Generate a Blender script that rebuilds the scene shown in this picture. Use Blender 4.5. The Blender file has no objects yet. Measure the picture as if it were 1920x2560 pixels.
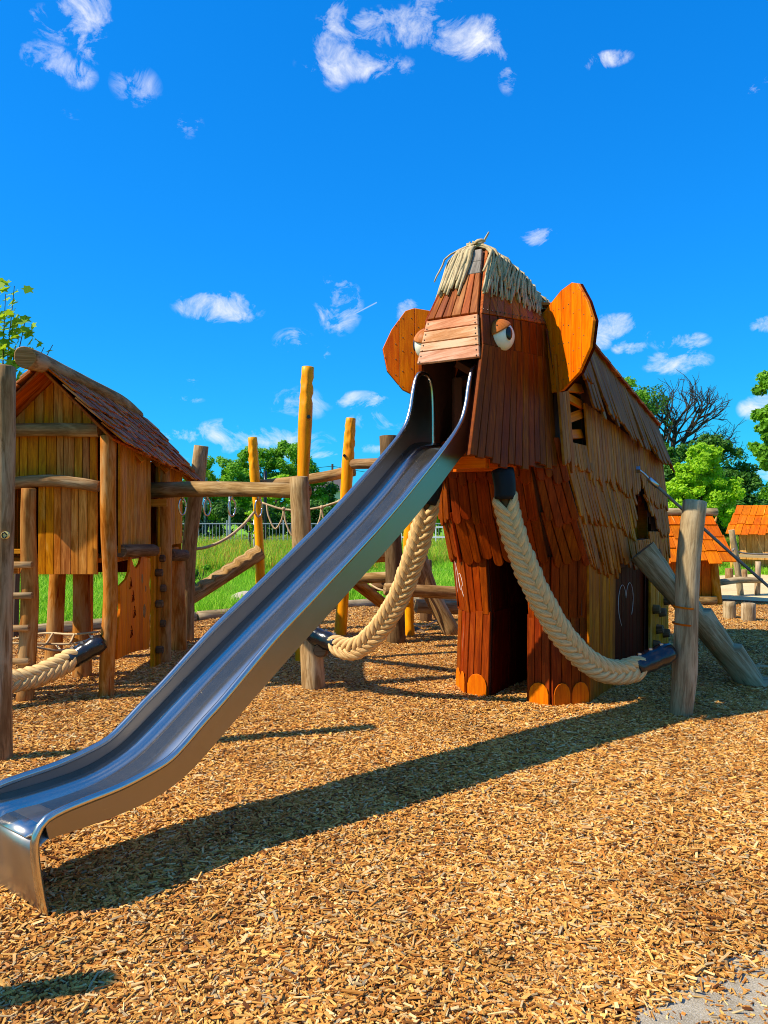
import bpy, math, random
import numpy as np
from mathutils import Vector, Matrix, noise as mnoise

R_ = math.radians
scene = bpy.context.scene
col = scene.collection
random.seed(7)

# ------------------------------------------------------------------ camera
cam_d = bpy.data.cameras.new('camera')
cam = bpy.data.objects.new('camera', cam_d)
col.objects.link(cam)
cam_d.sensor_fit = 'HORIZONTAL'
cam_d.sensor_width = 36.0
cam_d.lens = 36.0
cam_d.clip_start = 0.05
cam_d.clip_end = 2000
cam.location = (0, 0, 1.5)
cam.rotation_euler = (R_(90), 0, 0)
scene.camera = cam
scene.render.resolution_x, scene.render.resolution_y = 768, 1024
scene.cycles.use_denoising = True
scene.cycles.filter_width = 1.0
scene.cycles.max_bounces = 8
scene.cycles.diffuse_bounces = 4
scene.cycles.sample_clamp_indirect = 6

# ------------------------------------------------------------------ light
SUN_EL, SUN_SHADOW_AZ = 46.0, 17.0       # shadows fall to +X, almost square to the view
ca, sa = math.cos(R_(SUN_SHADOW_AZ)), math.sin(R_(SUN_SHADOW_AZ))
to_sun = Vector((-ca*math.cos(R_(SUN_EL)), -sa*math.cos(R_(SUN_EL)), math.sin(R_(SUN_EL))))
sun_d = bpy.data.lights.new('sun', 'SUN')
sun_d.energy = 5.0
sun_d.angle = R_(0.53)
sun_d.color = (1.0, 0.90, 0.74)
sun = bpy.data.objects.new('sun', sun_d)
sun.rotation_euler = (-to_sun).to_track_quat('-Z', 'Y').to_euler()
sun.location = to_sun*40
col.objects.link(sun)
scene.view_settings.view_transform = 'Standard'
scene.view_settings.look = 'None'
scene.view_settings.exposure = 0.55
scene.view_settings.gamma = 1.0

world = bpy.data.worlds.new('World')
scene.world = world
world.use_nodes = True


def sky_dir(px, py):
    """azimuth from +Y and elevation (radians) of a cloud seen in that direction"""
    x, y, z = (px-960)/1920, 1.0, (1280-py)/1920
    return math.atan2(x, y), math.atan2(z, math.hypot(x, y))


def build_world():
    nt = world.node_tree
    N, L = nt.nodes, nt.links
    N.clear()
    out = N.new('ShaderNodeOutputWorld')
    bg = N.new('ShaderNodeBackground')
    bg.inputs['Strength'].default_value = 0.1
    sky = N.new('ShaderNodeTexSky')
    sky.sky_type = 'NISHITA'
    sky.sun_disc = False
    sky.sun_elevation = R_(SUN_EL)
    sky.sun_rotation = math.atan2(to_sun.x, to_sun.y)
    sky.air_density = 1.0
    sky.dust_density = 0.3
    sky.ozone_density = 2.5
    hsv = N.new('ShaderNodeHueSaturation')
    hsv.inputs['Saturation'].default_value = 1.42
    hsv.inputs['Value'].default_value = 1.0
    hsv.inputs['Hue'].default_value = 0.492
    L.new(sky.outputs[0], hsv.inputs['Color'])
    tint = N.new('ShaderNodeMix'); tint.data_type = 'RGBA'; tint.blend_type = 'MULTIPLY'
    tint.inputs[0].default_value = 1.0
    tint.inputs[7].default_value = (0.14, 1.45, 2.95, 1)
    gam = N.new('ShaderNodeGamma'); gam.inputs[1].default_value = 0.6
    L.new(hsv.outputs[0], gam.inputs[0])
    L.new(gam.outputs[0], tint.inputs[6])

    def math_(op, a, b=None, c=None, clamp=False):
        n = N.new('ShaderNodeMath'); n.operation = op; n.use_clamp = clamp
        for i, v in enumerate((a, b, c)):
            if v is None: continue
            if isinstance(v, (int, float)): n.inputs[i].default_value = v
            else: L.new(v, n.inputs[i])
        return n.outputs[0]
    tc = N.new('ShaderNodeTexCoord')
    nrm = N.new('ShaderNodeVectorMath'); nrm.operation = 'NORMALIZE'
    L.new(tc.outputs['Generated'], nrm.inputs[0])
    sep = N.new('ShaderNodeSeparateXYZ'); L.new(nrm.outputs[0], sep.inputs[0])
    az = math_('ARCTAN2', sep.outputs[0], sep.outputs[1])
    el = math_('ARCSINE', sep.outputs[2])
    cmb = N.new('ShaderNodeCombineXYZ'); L.new(az, cmb.inputs[0]); L.new(el, cmb.inputs[1])

    def noise(scale, detail, rough, dist=0.0, sy=1.0, off=0.0):
        m = N.new('ShaderNodeMapping')
        m.inputs['Scale'].default_value = (1, sy, 1)
        m.inputs['Location'].default_value = (off, off*0.7, off)
        L.new(cmb.outputs[0], m.inputs[0])
        n = N.new('ShaderNodeTexNoise')
        n.inputs['Scale'].default_value = scale
        n.inputs['Detail'].default_value = detail
        n.inputs['Roughness'].default_value = rough
        n.inputs['Distortion'].default_value = dist
        L.new(m.outputs[0], n.inputs[0])
        return n.outputs[0]
    # (px, py, rx, ry, strength): where each cloud stands in the sky
    blobs = [(840, 110, 38, 75, .95), (985, 68, 95, 34, 1.0), (1090, 50, 55, 48, 1.0), (1190, 95, 75, 36, 1.0), (1270, 150, 22, 55, .75), (890, 165, 100, 26, .7),
             (215, 45, 52, 55, 1.0), (150, 62, 60, 30, .7), (120, 150, 48, 30, .85), (225, 110, 30, 34, .6), (195, 185, 34, 26, .5),
             (340, 215, 44, 36, .35), (465, 305, 30, 26, .35), (1515, 150, 46, 15, .7), (1890, 213, 45, 13, .75), (1345, 592, 32, 15, .9),
             (548, 768, 78, 26, 1.0), (845, 760, 42, 50, .75), (858, 715, 22, 18, .75), (735, 855, 36, 22, .7), (800, 880, 20, 18, .5), (905, 1002, 46, 16, .95),
             (1020, 780, 22, 22, .7), (1535, 818, 62, 22, .95), (1492, 850, 34, 18, .6), (1575, 868, 32, 14, .85), (1700, 855, 52, 16, .9), (1690, 905, 62, 20, 1.0), (1610, 838, 22, 10, .4),
             (570, 1085, 58, 24, 1.0), (455, 1092, 46, 12, .75), (690, 1108, 105, 26, 1.0), (640, 1085, 55, 12, .7), (740, 1010, 60, 28, .4), (950, 1050, 60, 18, .4),
             (1900, 1020, 40, 22, .9), (1910, 810, 26, 14, .7), (480, 960, 14, 14, .5), (465, 998, 32, 7, .5), (800, 1135, 40, 8, .6), (1010, 1120, 90, 10, .5),
             (1890, 1190, 90, 12, .5), (300, 1150, 120, 14, .6), (1075, 275, 26, 12, .3), (180, 285, 20, 10, .3)]
    tot = None
    for px, py, rx, ry, s in blobs:
        a0, e0 = sky_dir(px, py)
        a1, _ = sky_dir(px+rx, py); _, e1 = sky_dir(px, py-ry)
        ra, re = abs(a1-a0)*1.6, abs(e1-e0)*1.75
        dx = math_('MULTIPLY', math_('SUBTRACT', az, a0), 1/ra)
        dy = math_('MULTIPLY', math_('SUBTRACT', el, e0), 1/re)
        d2 = math_('ADD', math_('MULTIPLY', dx, dx), math_('MULTIPLY', dy, dy))
        g = math_('MULTIPLY', math_('SUBTRACT', 1.0, d2, clamp=True), s)
        tot = g if tot is None else math_('MAXIMUM', tot, g)
    # denser unseen cloud added further out to whiten the ambient light
    away = math_('MAXIMUM', math_('MULTIPLY', math_('SUBTRACT', math_('ABSOLUTE', az), 0.60), 4.0, clamp=True),
                 math_('MULTIPLY', math_('SUBTRACT', el, 0.66), 4.0, clamp=True))
    nd = N.new('ShaderNodeTexNoise'); nd.inputs['Scale'].default_value = 2.6; nd.inputs['Detail'].default_value = 3
    L.new(nrm.outputs[0], nd.inputs['Vector'])
    far = math_('MULTIPLY', math_('SUBTRACT', nd.outputs[0], .49, clamp=True), 6.0, clamp=True)
    tot = math_('MAXIMUM', tot, math_('MULTIPLY', far, away))
    n1 = noise(20, 10, .68, .6, 1.3)
    n2 = noise(9, 4, .55, 0, 1.6, 2.0)
    nn = math_('ADD', math_('MULTIPLY', n1, .75), math_('MULTIPLY', n2, .25))
    body = math_('ADD', math_('MULTIPLY', tot, .50), math_('MULTIPLY', math_('SUBTRACT', nn, .5), 3.7))
    gate = math_('MULTIPLY', tot, 2.6, clamp=True)
    dens = math_('MULTIPLY', math_('MULTIPLY', math_('SUBTRACT', body, .14), 1.15, clamp=True), gate)
    # short vapour trail
    a0, e0 = sky_dir(884, 786); a1, e1 = sky_dir(942, 756)
    ln = math.hypot(a1-a0, e1-e0); ux, uy = (a1-a0)/ln, (e1-e0)/ln
    dx, dy = math_('SUBTRACT', az, a0), math_('SUBTRACT', el, e0)
    al = math_('ADD', math_('MULTIPLY', dx, ux), math_('MULTIPLY', dy, uy))
    ac = math_('ABSOLUTE', math_('SUBTRACT', math_('MULTIPLY', dx, uy), math_('MULTIPLY', dy, ux)))
    tr = math_('MULTIPLY', math_('SUBTRACT', 1.0, math_('MULTIPLY', ac, 1/0.0011), clamp=True),
               math_('MULTIPLY', math_('GREATER_THAN', al, 0.0), math_('LESS_THAN', al, ln)))
    dens = math_('MAXIMUM', dens, math_('MULTIPLY', tr, .45))
    dens = math_('MULTIPLY', dens, .9, clamp=True)
    mix = N.new('ShaderNodeMix'); mix.data_type = 'RGBA'
    mix.inputs[7].default_value = (7.2, 7.3, 7.5, 1)
    L.new(dens, mix.inputs[0])
    cap = N.new('ShaderNodeMix'); cap.data_type = 'RGBA'; cap.blend_type = 'DARKEN'; cap.inputs[0].default_value = 1.0
    cap.inputs[7].default_value = (7.1, 7.1, 7.1, 1)
    L.new(tint.outputs[2], cap.inputs[6])
    L.new(cap.outputs[2], mix.inputs[6])
    L.new(mix.outputs[2], bg.inputs['Color'])
    L.new(bg.outputs[0], out.inputs[0])


build_world()

# ------------------------------------------------------------------ materials


def srgb(r, g, b):
    f = lambda c: (c/12.92 if c <= .04045 else ((c+.055)/1.055)**2.4)
    return (f(r/255), f(g/255), f(b/255), 1)


class NT:
    def __init__(self, name):
        self.m = bpy.data.materials.new(name)
        self.m.use_nodes = True
        self.t = self.m.node_tree
        self.N, self.L = self.t.nodes, self.t.links
        self.p = self.N['Principled BSDF']
        self.out = self.N['Material Output']

    def new(self, typ, **kw):
        n = self.N.new(typ)
        for k, v in kw.items(): setattr(n, k, v)
        return n

    def put(self, sock, v):
        if hasattr(v, 'is_linked') or isinstance(v, bpy.types.NodeSocket): self.L.new(v, sock)
        else: sock.default_value = v

    def math(self, op, a, b=None, clamp=False):
        n = self.new('ShaderNodeMath', operation=op, use_clamp=clamp)
        self.put(n.inputs[0], a)
        if b is not None: self.put(n.inputs[1], b)
        return n.outputs[0]

    def mix(self, fac, a, b, mode='MIX'):
        n = self.new('ShaderNodeMix', data_type='RGBA', blend_type=mode)
        self.put(n.inputs[0], fac); self.put(n.inputs[6], a); self.put(n.inputs[7], b)
        return n.outputs[2]

    def noise(self, vec, scale, detail=4, rough=.55, dist=0.0):
        n = self.new('ShaderNodeTexNoise')
        n.inputs['Scale'].default_value = scale
        n.inputs['Detail'].default_value = detail
        n.inputs['Roughness'].default_value = rough
        n.inputs['Distortion'].default_value = dist
        if vec is not None: self.L.new(vec, n.inputs['Vector'])
        return n.outputs[0]

    def ramp(self, fac, lo, hi):
        n = self.new('ShaderNodeMapRange')
        n.interpolation_type = 'SMOOTHSTEP'
        self.put(n.inputs[0], fac); n.inputs[1].default_value = lo; n.inputs[2].default_value = hi
        return n.outputs[0]

    def mapping(self, vec, scale, loc=None):
        n = self.new('ShaderNodeMapping')
        n.inputs['Scale'].default_value = scale
        self.L.new(vec, n.inputs['Vector'])
        if loc is not None: self.L.new(loc, n.inputs['Location'])
        return n.outputs[0]

    def bump(self, h, strength=.3, dist=.004):
        n = self.new('ShaderNodeBump')
        n.inputs['Strength'].default_value = strength
        n.inputs['Distance'].default_value = dist
        self.L.new(h, n.inputs['Height'])
        self.L.new(n.outputs[0], self.p.inputs['Normal'])

    def uvrand(self):
        uv = self.new('ShaderNodeTexCoord').outputs['UV']
        oi = self.new('ShaderNodeObjectInfo').outputs['Random']
        c = self.new('ShaderNodeCombineXYZ')
        self.L.new(self.math('MULTIPLY', oi, 37.0), c.inputs[0]); self.L.new(self.math('MULTIPLY', oi, 91.0), c.inputs[1]); self.L.new(self.math('MULTIPLY', oi, 53.0), c.inputs[2])
        a = self.new('ShaderNodeVectorMath', operation='ADD')
        self.L.new(uv, a.inputs[0]); self.L.new(c.outputs[0], a.inputs[1])
        return a.outputs[0], oi


def wood(name, c1, c2, wear=None, wear_amt=.0, rough=.6, grain=16, vary=.25, bump=.35, knots=True, streak=None, streak_amt=0.0, spec=.1):
    """wood along UV.v: c1 light, c2 dark grain; wear = bleached colour in patches; streak = stain running along the grain"""
    k = NT(name)
    uv, rnd = k.uvrand()
    g1 = k.noise(k.mapping(uv, (grain, 1.1, 1)), 3.0, 7, .65, .8)
    g2 = k.noise(k.mapping(uv, (grain*4, 1.5, 1)), 4.0, 4, .6, .2)
    low = k.noise(k.mapping(uv, (2.5, .9, 1)), 2.0, 3, .5)
    f = k.ramp(k.math('ADD', k.math('MULTIPLY', g1, .7), k.math('MULTIPLY', g2, .3)), .34, .66)
    c = k.mix(f, c2, c1)
    if wear is not None:
        w = k.ramp(k.math('ADD', k.math('MULTIPLY', low, .65), k.math('MULTIPLY', g1, .35)), .62-.4*wear_amt, .72-.2*wear_amt)
        c = k.mix(k.math('MULTIPLY', w, min(1, .5+wear_amt*.5)), c, wear)
    if streak is not None:
        s = k.ramp(k.noise(k.mapping(uv, (9, .55, 1)), 2.3, 4, .6, .5), .68-.3*streak_amt, .78-.2*streak_amt)
        c = k.mix(s, c, streak)
    if knots:
        v = k.new('ShaderNodeTexVoronoi'); v.inputs['Scale'].default_value = 2.2
        k.L.new(k.mapping(uv, (3.0, 1.0, 1)), v.inputs['Vector'])
        kn = k.math('SUBTRACT', 1.0, k.ramp(v.outputs['Distance'], .03, .11))
        c = k.mix(k.math('MULTIPLY', kn, .6), c, tuple(x*.35 for x in c2[:3])+(1,))
    gr = k.ramp(k.noise(k.mapping(uv, (1.6, .9, 1)), 1.7, 6, .7, .6), .48, .72)
    c = k.mix(k.math('MULTIPLY', gr, .55), c, k.mix(1.0, c, (.55, .48, .42, 1), 'MULTIPLY'))
    h = k.new('ShaderNodeHueSaturation')
    k.put(h.inputs['Value'], k.math('ADD', k.math('MULTIPLY', rnd, 2*vary), 1-vary))
    k.put(h.inputs['Hue'], k.math('ADD', k.math('MULTIPLY', k.math('FRACT', k.math('MULTIPLY', rnd, 7.3)), .012), .495))
    k.put(h.inputs['Saturation'], k.math('ADD', k.math('MULTIPLY', k.math('FRACT', k.math('MULTIPLY', rnd, 13.7)), .12), 1.0))
    k.L.new(c, h.inputs['Color'])
    k.L.new(h.outputs[0], k.p.inputs['Base Color'])
    k.put(k.p.inputs['Roughness'], k.math('ADD', k.math('MULTIPLY', g1, .25), rough-.12))
    k.p.inputs['Specular IOR Level'].default_value = spec
    k.bump(k.math('ADD', g1, k.math('MULTIPLY', g2, .5)), bump, .004)
    return k.m


def flat(name, c, rough=.6, metal=0.0, var=.12, spec=.4, scale=9, bump=.0):
    k = NT(name)
    tc = k.new('ShaderNodeTexCoord').outputs['Object']
    n = k.noise(tc, scale, 5, .6)
    cc = k.mix(n, tuple(x*(1-var) for x in c[:3])+(1,), tuple(min(1, x*(1+var)) for x in c[:3])+(1,))
    k.L.new(cc, k.p.inputs['Base Color'])
    k.p.inputs['Roughness'].default_value = rough
    k.p.inputs['Metallic'].default_value = metal
    k.p.inputs['Specular IOR Level'].default_value = spec
    if bump: k.bump(n, bump, .006)
    return k.m


def steel_mat(nm='brushed_steel', r0=.12, dark=1.0):
    k = NT(nm)
    uv = k.new('ShaderNodeTexCoord').outputs['UV']
    n = k.noise(k.mapping(uv, (160, 1.2, 1)), 2.0, 4, .6)
    low = k.noise(k.mapping(uv, (6, 2.2, 1)), 1.6, 4, .6)
    sc = k.ramp(k.noise(k.mapping(uv, (40, 1.6, 1)), 2.4, 6, .7, 1.2), .66, .72)
    c = k.mix(low, (.62*dark, .55*dark, .46*dark, 1), (.70*dark, .63*dark, .54*dark, 1))
    k.L.new(k.mix(k.math('MULTIPLY', sc, .35), c, (.80, .80, .78, 1)), k.p.inputs['Base Color'])
    k.p.inputs['Metallic'].default_value = 1
    k.put(k.p.inputs['Roughness'], k.math('ADD', k.math('ADD', k.math('MULTIPLY', n, .04), k.math('MULTIPLY', low, .12)), r0))
    k.bump(n, .015, .001)
    return k.m


def rope_mat(name, c1, c2, fine=130, rough=.75):
    k = NT(name)
    uv, rnd = k.uvrand()
    sk = k.new('ShaderNodeMapping'); sk.inputs['Rotation'].default_value = (0, 0, .35); sk.inputs['Scale'].default_value = (fine, 6, 1)
    k.L.new(uv, sk.inputs['Vector'])
    n = k.noise(sk.outputs[0], 2.2, 3, .6)
    low = k.noise(k.mapping(uv, (8, 3, 1)), 2, 5, .65)
    k.L.new(k.mix(k.ramp(k.math('ADD', k.math('MULTIPLY', n, .55), k.math('MULTIPLY', low, .45)), .3, .62), c2, c1), k.p.inputs['Base Color'])
    k.p.inputs['Roughness'].default_value = rough
    k.p.inputs['Specular IOR Level'].default_value = .25
    k.bump(n, .6, .003)
    return k.m


def leaf_mat(name, c1, c2, trans=.35):
    k = NT(name)
    geo = k.new('ShaderNodeNewGeometry')
    tc = k.new('ShaderNodeTexCoord').outputs['Object']
    at_ = k.new('ShaderNodeAttribute', attribute_name='tint')
    f = k.math('ADD', k.math('MULTIPLY', at_.outputs['Fac'], .75), k.math('MULTIPLY', k.noise(tc, .9, 3, .5), .35), clamp=True)
    c = k.mix(f, c2, c1)
    k.L.new(c, k.p.inputs['Base Color'])
    k.p.inputs['Roughness'].default_value = .55
    k.p.inputs['Specular IOR Level'].default_value = .25
    tr = k.new('ShaderNodeBsdfTranslucent')
    k.L.new(k.mix(1.0, c, (1.15, 1.1, .55, 1), 'MULTIPLY'), tr.inputs[0])
    ms = k.new('ShaderNodeMixShader'); ms.inputs[0].default_value = trans
    k.L.new(k.p.outputs[0], ms.inputs[1]); k.L.new(tr.outputs[0], ms.inputs[2])
    k.L.new(ms.outputs[0], k.out.inputs[0])
    return k.m


def tint_mat(name, cols, rough=.7, spec=.2, grain=True, damp=False, trans=0.0):
    """colour picked along a list by the per-piece attribute 'tint'"""
    k = NT(name)
    at_ = k.new('ShaderNodeAttribute', attribute_name='tint')
    cr = k.new('ShaderNodeValToRGB')
    e = cr.color_ramp.elements
    while len(e) < len(cols): e.new(.5)
    for i, (p, c) in enumerate(cols): e[i].position = p; e[i].color = c
    oi = k.new('ShaderNodeObjectInfo').outputs['Random']
    k.L.new(k.math('FRACT', k.math('ADD', at_.outputs['Fac'], oi)), cr.inputs[0])
    c = cr.outputs[0]
    if grain:
        uv = k.new('ShaderNodeTexCoord').outputs['UV']
        g = k.noise(k.mapping(uv, (260, 25, 1)), 1.5, 3, .6)
        c = k.mix(k.math('MULTIPLY', k.ramp(g, .4, .62), .4), c, k.mix(1.0, c, (.45, .38, .3, 1), 'MULTIPLY'))
    if damp:      # darker, damper drifts lie among the dry chips
        pos = k.new('ShaderNodeNewGeometry').outputs['Position']
        d = k.ramp(k.noise(pos, 1.1, 5, .65, .4), .46, .66)
        c = k.mix(k.math('MULTIPLY', d, .5), c, k.mix(1.0, c, (.5, .42, .36, 1), 'MULTIPLY'))
    k.L.new(c, k.p.inputs['Base Color'])
    k.p.inputs['Roughness'].default_value = rough
    k.p.inputs['Specular IOR Level'].default_value = spec
    if trans:
        tr = k.new('ShaderNodeBsdfTranslucent'); k.L.new(c, tr.inputs[0])
        ms = k.new('ShaderNodeMixShader'); ms.inputs[0].default_value = trans
        k.L.new(k.p.outputs[0], ms.inputs[1]); k.L.new(tr.outputs[0], ms.inputs[2]); k.L.new(ms.outputs[0], k.out.inputs[0])
    return k.m


def chip_ground_mat():
    k = NT('chip_ground')
    tc = k.new('ShaderNodeTexCoord').outputs['Object']
    v = k.new('ShaderNodeTexVoronoi'); v.inputs['Scale'].default_value = 42
    wob = k.new('ShaderNodeTexNoise'); wob.inputs['Scale'].default_value = 14; k.L.new(tc, wob.inputs['Vector'])
    ad = k.new('ShaderNodeVectorMath', operation='MULTIPLY_ADD'); k.L.new(wob.outputs[1], ad.inputs[0]); ad.inputs[1].default_value = (.12, .12, 0); k.L.new(tc, ad.inputs[2])
    k.L.new(k.mapping(ad.outputs[0], (1, .45, 1)), v.inputs['Vector'])
    sp = k.new('ShaderNodeSeparateColor'); k.L.new(v.outputs['Color'], sp.inputs[0])
    cr = k.new('ShaderNodeValToRGB'); e = cr.color_ramp.elements
    for p, c in ((.3, srgb(104, 58, 22)), (.6, srgb(140, 84, 34)), (.85, srgb(168, 112, 52))):
        q = e.new(p); q.color = c
    e[0].color = srgb(58, 30, 10); e[-1].color = srgb(190, 138, 76)
    k.L.new(sp.outputs[0], cr.inputs[0])
    low = k.noise(tc, .5, 4, .6)
    c = k.mix(k.math('MULTIPLY', k.ramp(low, .4, .7), .35), cr.outputs[0], srgb(128, 78, 36))
    dk = k.ramp(v.outputs['Distance'], .0, .55)
    c = k.mix(k.math('MULTIPLY', dk, .55), c, srgb(60, 34, 15))
    k.L.new(c, k.p.inputs['Base Color'])
    k.p.inputs['Roughness'].default_value = .9
    k.p.inputs['Specular IOR Level'].default_value = .1
    k.bump(k.math('SUBTRACT', sp.outputs[1], v.outputs['Distance']), 1.0, .012)
    return k.m


def ground_mat(name, c1, c2, scale, c3=None, rough=.95, bump=.4, fine=60):
    k = NT(name)
    tc = k.new('ShaderNodeTexCoord').outputs['Object']
    n = k.noise(tc, scale, 6, .65); f = k.noise(tc, fine, 4, .7)
    c = k.mix(k.ramp(k.math('ADD', k.math('MULTIPLY', n, .5), k.math('MULTIPLY', f, .5)), .35, .65), c1, c2)
    if c3 is not None:
        c = k.mix(k.ramp(k.noise(tc, fine*2.3, 2, .5), .6, .68), c, c3)
    k.L.new(c, k.p.inputs['Base Color'])
    k.p.inputs['Roughness'].default_value = rough
    k.p.inputs['Specular IOR Level'].default_value = .1
    k.bump(f, bump, .008)
    return k.m


M = {}
M['red'] = wood('red_brown_stain', srgb(156, 64, 12), srgb(102, 35, 5), srgb(168, 84, 24), .2, .5, 14, .15, .4, False, srgb(84, 28, 5), .12)
M['head'] = wood('faded_head_stain', srgb(166, 92, 46), srgb(114, 54, 22), srgb(190, 132, 82), .3, .55, 14, .18, .4, False)
M['cheek'] = wood('brown_cheek_stain', srgb(132, 60, 18), srgb(86, 34, 8), srgb(150, 84, 36), .2, .5, 14, .15, .4, False)
M['nose'] = wood('bleached_nose_stain', srgb(222, 164, 126), srgb(184, 118, 80), srgb(230, 188, 158), .5, .6, 12, .08, .45, True)
M['side'] = wood('weathered_flank_stain', srgb(190, 108, 42), srgb(126, 62, 18), srgb(202, 132, 66), .3, .6, 14, .24, .5, False, srgb(152, 64, 14), .3)
M['roof'] = wood('weathered_roof_stain', srgb(164, 98, 46), srgb(104, 56, 20), srgb(172, 122, 72), .3, .6, 14, .24, .5, False)
M['orange'] = wood('orange_stain', srgb(236, 124, 12), srgb(206, 90, 4), None, 0, .45, 10, .1, .3, True, srgb(180, 76, 6), .1)
M['toe'] = wood('orange_toe_stain', srgb(228, 124, 10), srgb(204, 94, 4), None, 0, .5, 12, .06, .3, False)
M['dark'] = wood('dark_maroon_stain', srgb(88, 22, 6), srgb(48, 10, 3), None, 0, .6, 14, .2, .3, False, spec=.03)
M['chalked'] = wood('chalk_rubbed_stain', srgb(156, 64, 12), srgb(102, 35, 5), srgb(168, 84, 24), .2, .5, 14, .13, .4, False, srgb(214, 172, 132), .03)
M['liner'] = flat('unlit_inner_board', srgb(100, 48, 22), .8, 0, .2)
M['grey_cap'] = wood('grey_end_grain', srgb(150, 140, 130), srgb(96, 88, 82), None, 0, .75, 9, .1, .6, False)
M['hut'] = wood('larch_board', srgb(216, 142, 66), srgb(156, 86, 30), srgb(206, 158, 98), .18, .6, 10, .2, .45, True, srgb(132, 60, 18), .2)
M['hut_grey'] = wood('larch_board_greying', srgb(214, 150, 74), srgb(158, 96, 36), srgb(188, 150, 100), .3, .65, 14, .14, .45, False, srgb(128, 68, 24), .1)
M['shingle'] = wood('red_larch_shingle', srgb(200, 104, 50), srgb(136, 58, 24), srgb(216, 152, 102), .35, .6, 12, .3, .5, False)
M['log'] = wood('grey_weathered_log', srgb(178, 142, 98), srgb(118, 86, 52), srgb(190, 166, 130), .35, .8, 9, .15, .8, True, srgb(86, 56, 32), .15)
M['log_grey'] = wood('silver_grey_log', srgb(186, 162, 124), srgb(128, 104, 74), srgb(202, 182, 148), .4, .8, 9, .1, .9, True, srgb(92, 70, 48), .18)
M['log_warm'] = wood('warm_larch_log', srgb(202, 140, 72), srgb(146, 84, 32), srgb(184, 150, 104), .4, .75, 7, .15, .8, True, srgb(132, 56, 14), .3)
M['log_dark'] = wood('dark_damp_log', srgb(128, 100, 72), srgb(80, 58, 38), srgb(152, 132, 104), .2, .8, 9, .1, .9, True)
M['yellow'] = wood('yellow_glaze', srgb(252, 170, 8), srgb(234, 132, 2), None, 0, .45, 7, .05, .4, True, srgb(206, 104, 4), .08, spec=.2)
M['orange_roof'] = wood('orange_house_stain', srgb(214, 108, 24), srgb(172, 76, 10), srgb(222, 140, 56), .2, .5, 12, .14, .4, False, srgb(228, 166, 88), .1)
M['pale_wood'] = wood('pale_cabin_log', srgb(214, 168, 104), srgb(170, 118, 62), None, 0, .65, 10, .12, .4, True)
M['steel'] = steel_mat('brushed_steel', .17, .95)
M['steel_plate'] = steel_mat('dull_plate_steel', .30, .7)
M['steel_wall'] = steel_mat('reflection_dark_steel', .24, .42)  # same steel, colour darkened to stand for the brown ground it reflects
M['rope'] = rope_mat('natural_braid', srgb(232, 194, 130), srgb(150, 102, 52), 60)
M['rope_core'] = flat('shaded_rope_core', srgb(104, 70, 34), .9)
M['cord'] = rope_mat('grey_hemp_cord', srgb(202, 180, 138), srgb(116, 94, 62), 90)
M['thin_rope'] = rope_mat('beige_net_rope', srgb(206, 180, 138), srgb(150, 122, 84), 70)
M['grey_rope'] = rope_mat('grey_climbing_rope', srgb(140, 132, 120), srgb(86, 80, 72), 70)
M['sleeve'] = flat('black_shrink_sleeve', (.012, .012, .014, 1), .22, 0, .3, .6, 30, .35)
M['rubber'] = flat('black_mat', (.01, .01, .01, 1), .5, spec=.15)
M['eye'] = flat('cream_eyeball_paint', srgb(232, 226, 206), .3, 0, .06, .5)
M['lid'] = wood('brown_eyelid_stain', srgb(196, 116, 62), srgb(150, 80, 38), None, 0, .45, 8, .05, .3, False)
M['black'] = flat('black_paint', (.008, .008, .008, 1), .25)
M['white'] = flat('white_paint', (.8, .8, .78, 1), .4)
M['chalk'] = flat('white_chalk', srgb(226, 214, 206), .9)
M['metal'] = flat('galvanised_metal', (.55, .55, .54, 1), .35, 1.0, .2)
M['dkmetal'] = flat('dark_screw_head', (.10, .07, .05, 1), .5, .4)
M['fence'] = flat('galvanised_fence', (.42, .44, .45, 1), .5, .3)
M['mast'] = flat('green_mast_paint', srgb(74, 104, 90), .6)
M['bluebar'] = flat('blue_barrier_paint', srgb(30, 44, 110), .6)
M['bark'] = flat('brown_bark', srgb(84, 68, 54), .9, 0, .3, .2, 4, .6)
M['darkbark'] = flat('dark_bark', srgb(58, 50, 44), .9, 0, .3, .2, 4, .6)
M['tile'] = flat('grey_roof_tile', srgb(84, 78, 76), .8)
M['plaster'] = flat('pale_plaster', srgb(200, 196, 186), .9)
M['ringsteel'] = flat('polished_ring_steel', (.62, .62, .62, 1), .2, 1.0, .1)
M['pink'] = flat('pink_board_paint', srgb(226, 130, 140), .5)
M['lemon'] = flat('lemon_board_paint', srgb(236, 208, 120), .5)
M['sky_blue'] = flat('blue_board_paint', srgb(150, 196, 222), .5)
M['stone'] = flat('pale_boulder', srgb(170, 160, 140), .9, 0, .2, .2, 8, .5)
M['lf_mid'] = leaf_mat('mid_green_leaves', srgb(136, 190, 44), srgb(66, 124, 20), .42)
M['lf_dark'] = leaf_mat('dark_green_leaves', srgb(88, 138, 42), srgb(40, 80, 22))
M['lf_light'] = leaf_mat('fresh_green_leaves', srgb(184, 222, 48), srgb(118, 172, 26), .45)
M['lf_maple'] = leaf_mat('young_maple_leaves', srgb(172, 196, 52), srgb(110, 150, 30), .5)
M['chip'] = tint_mat('larch_chip', [(0, srgb(94, 50, 16)), (.14, srgb(170, 106, 40)), (.34, srgb(212, 150, 66)), (.56, srgb(234, 184, 98)), (.76, srgb(194, 120, 44)), (.9, srgb(248, 212, 144)), (1, srgb(162, 140, 108))], damp=True)
M['grass'] = tint_mat('grass_blade', [(0, srgb(96, 160, 24)), (.4, srgb(138, 202, 38)), (.75, srgb(172, 222, 58)), (1, srgb(196, 214, 84))], .6, .2, False, trans=.4)
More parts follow.
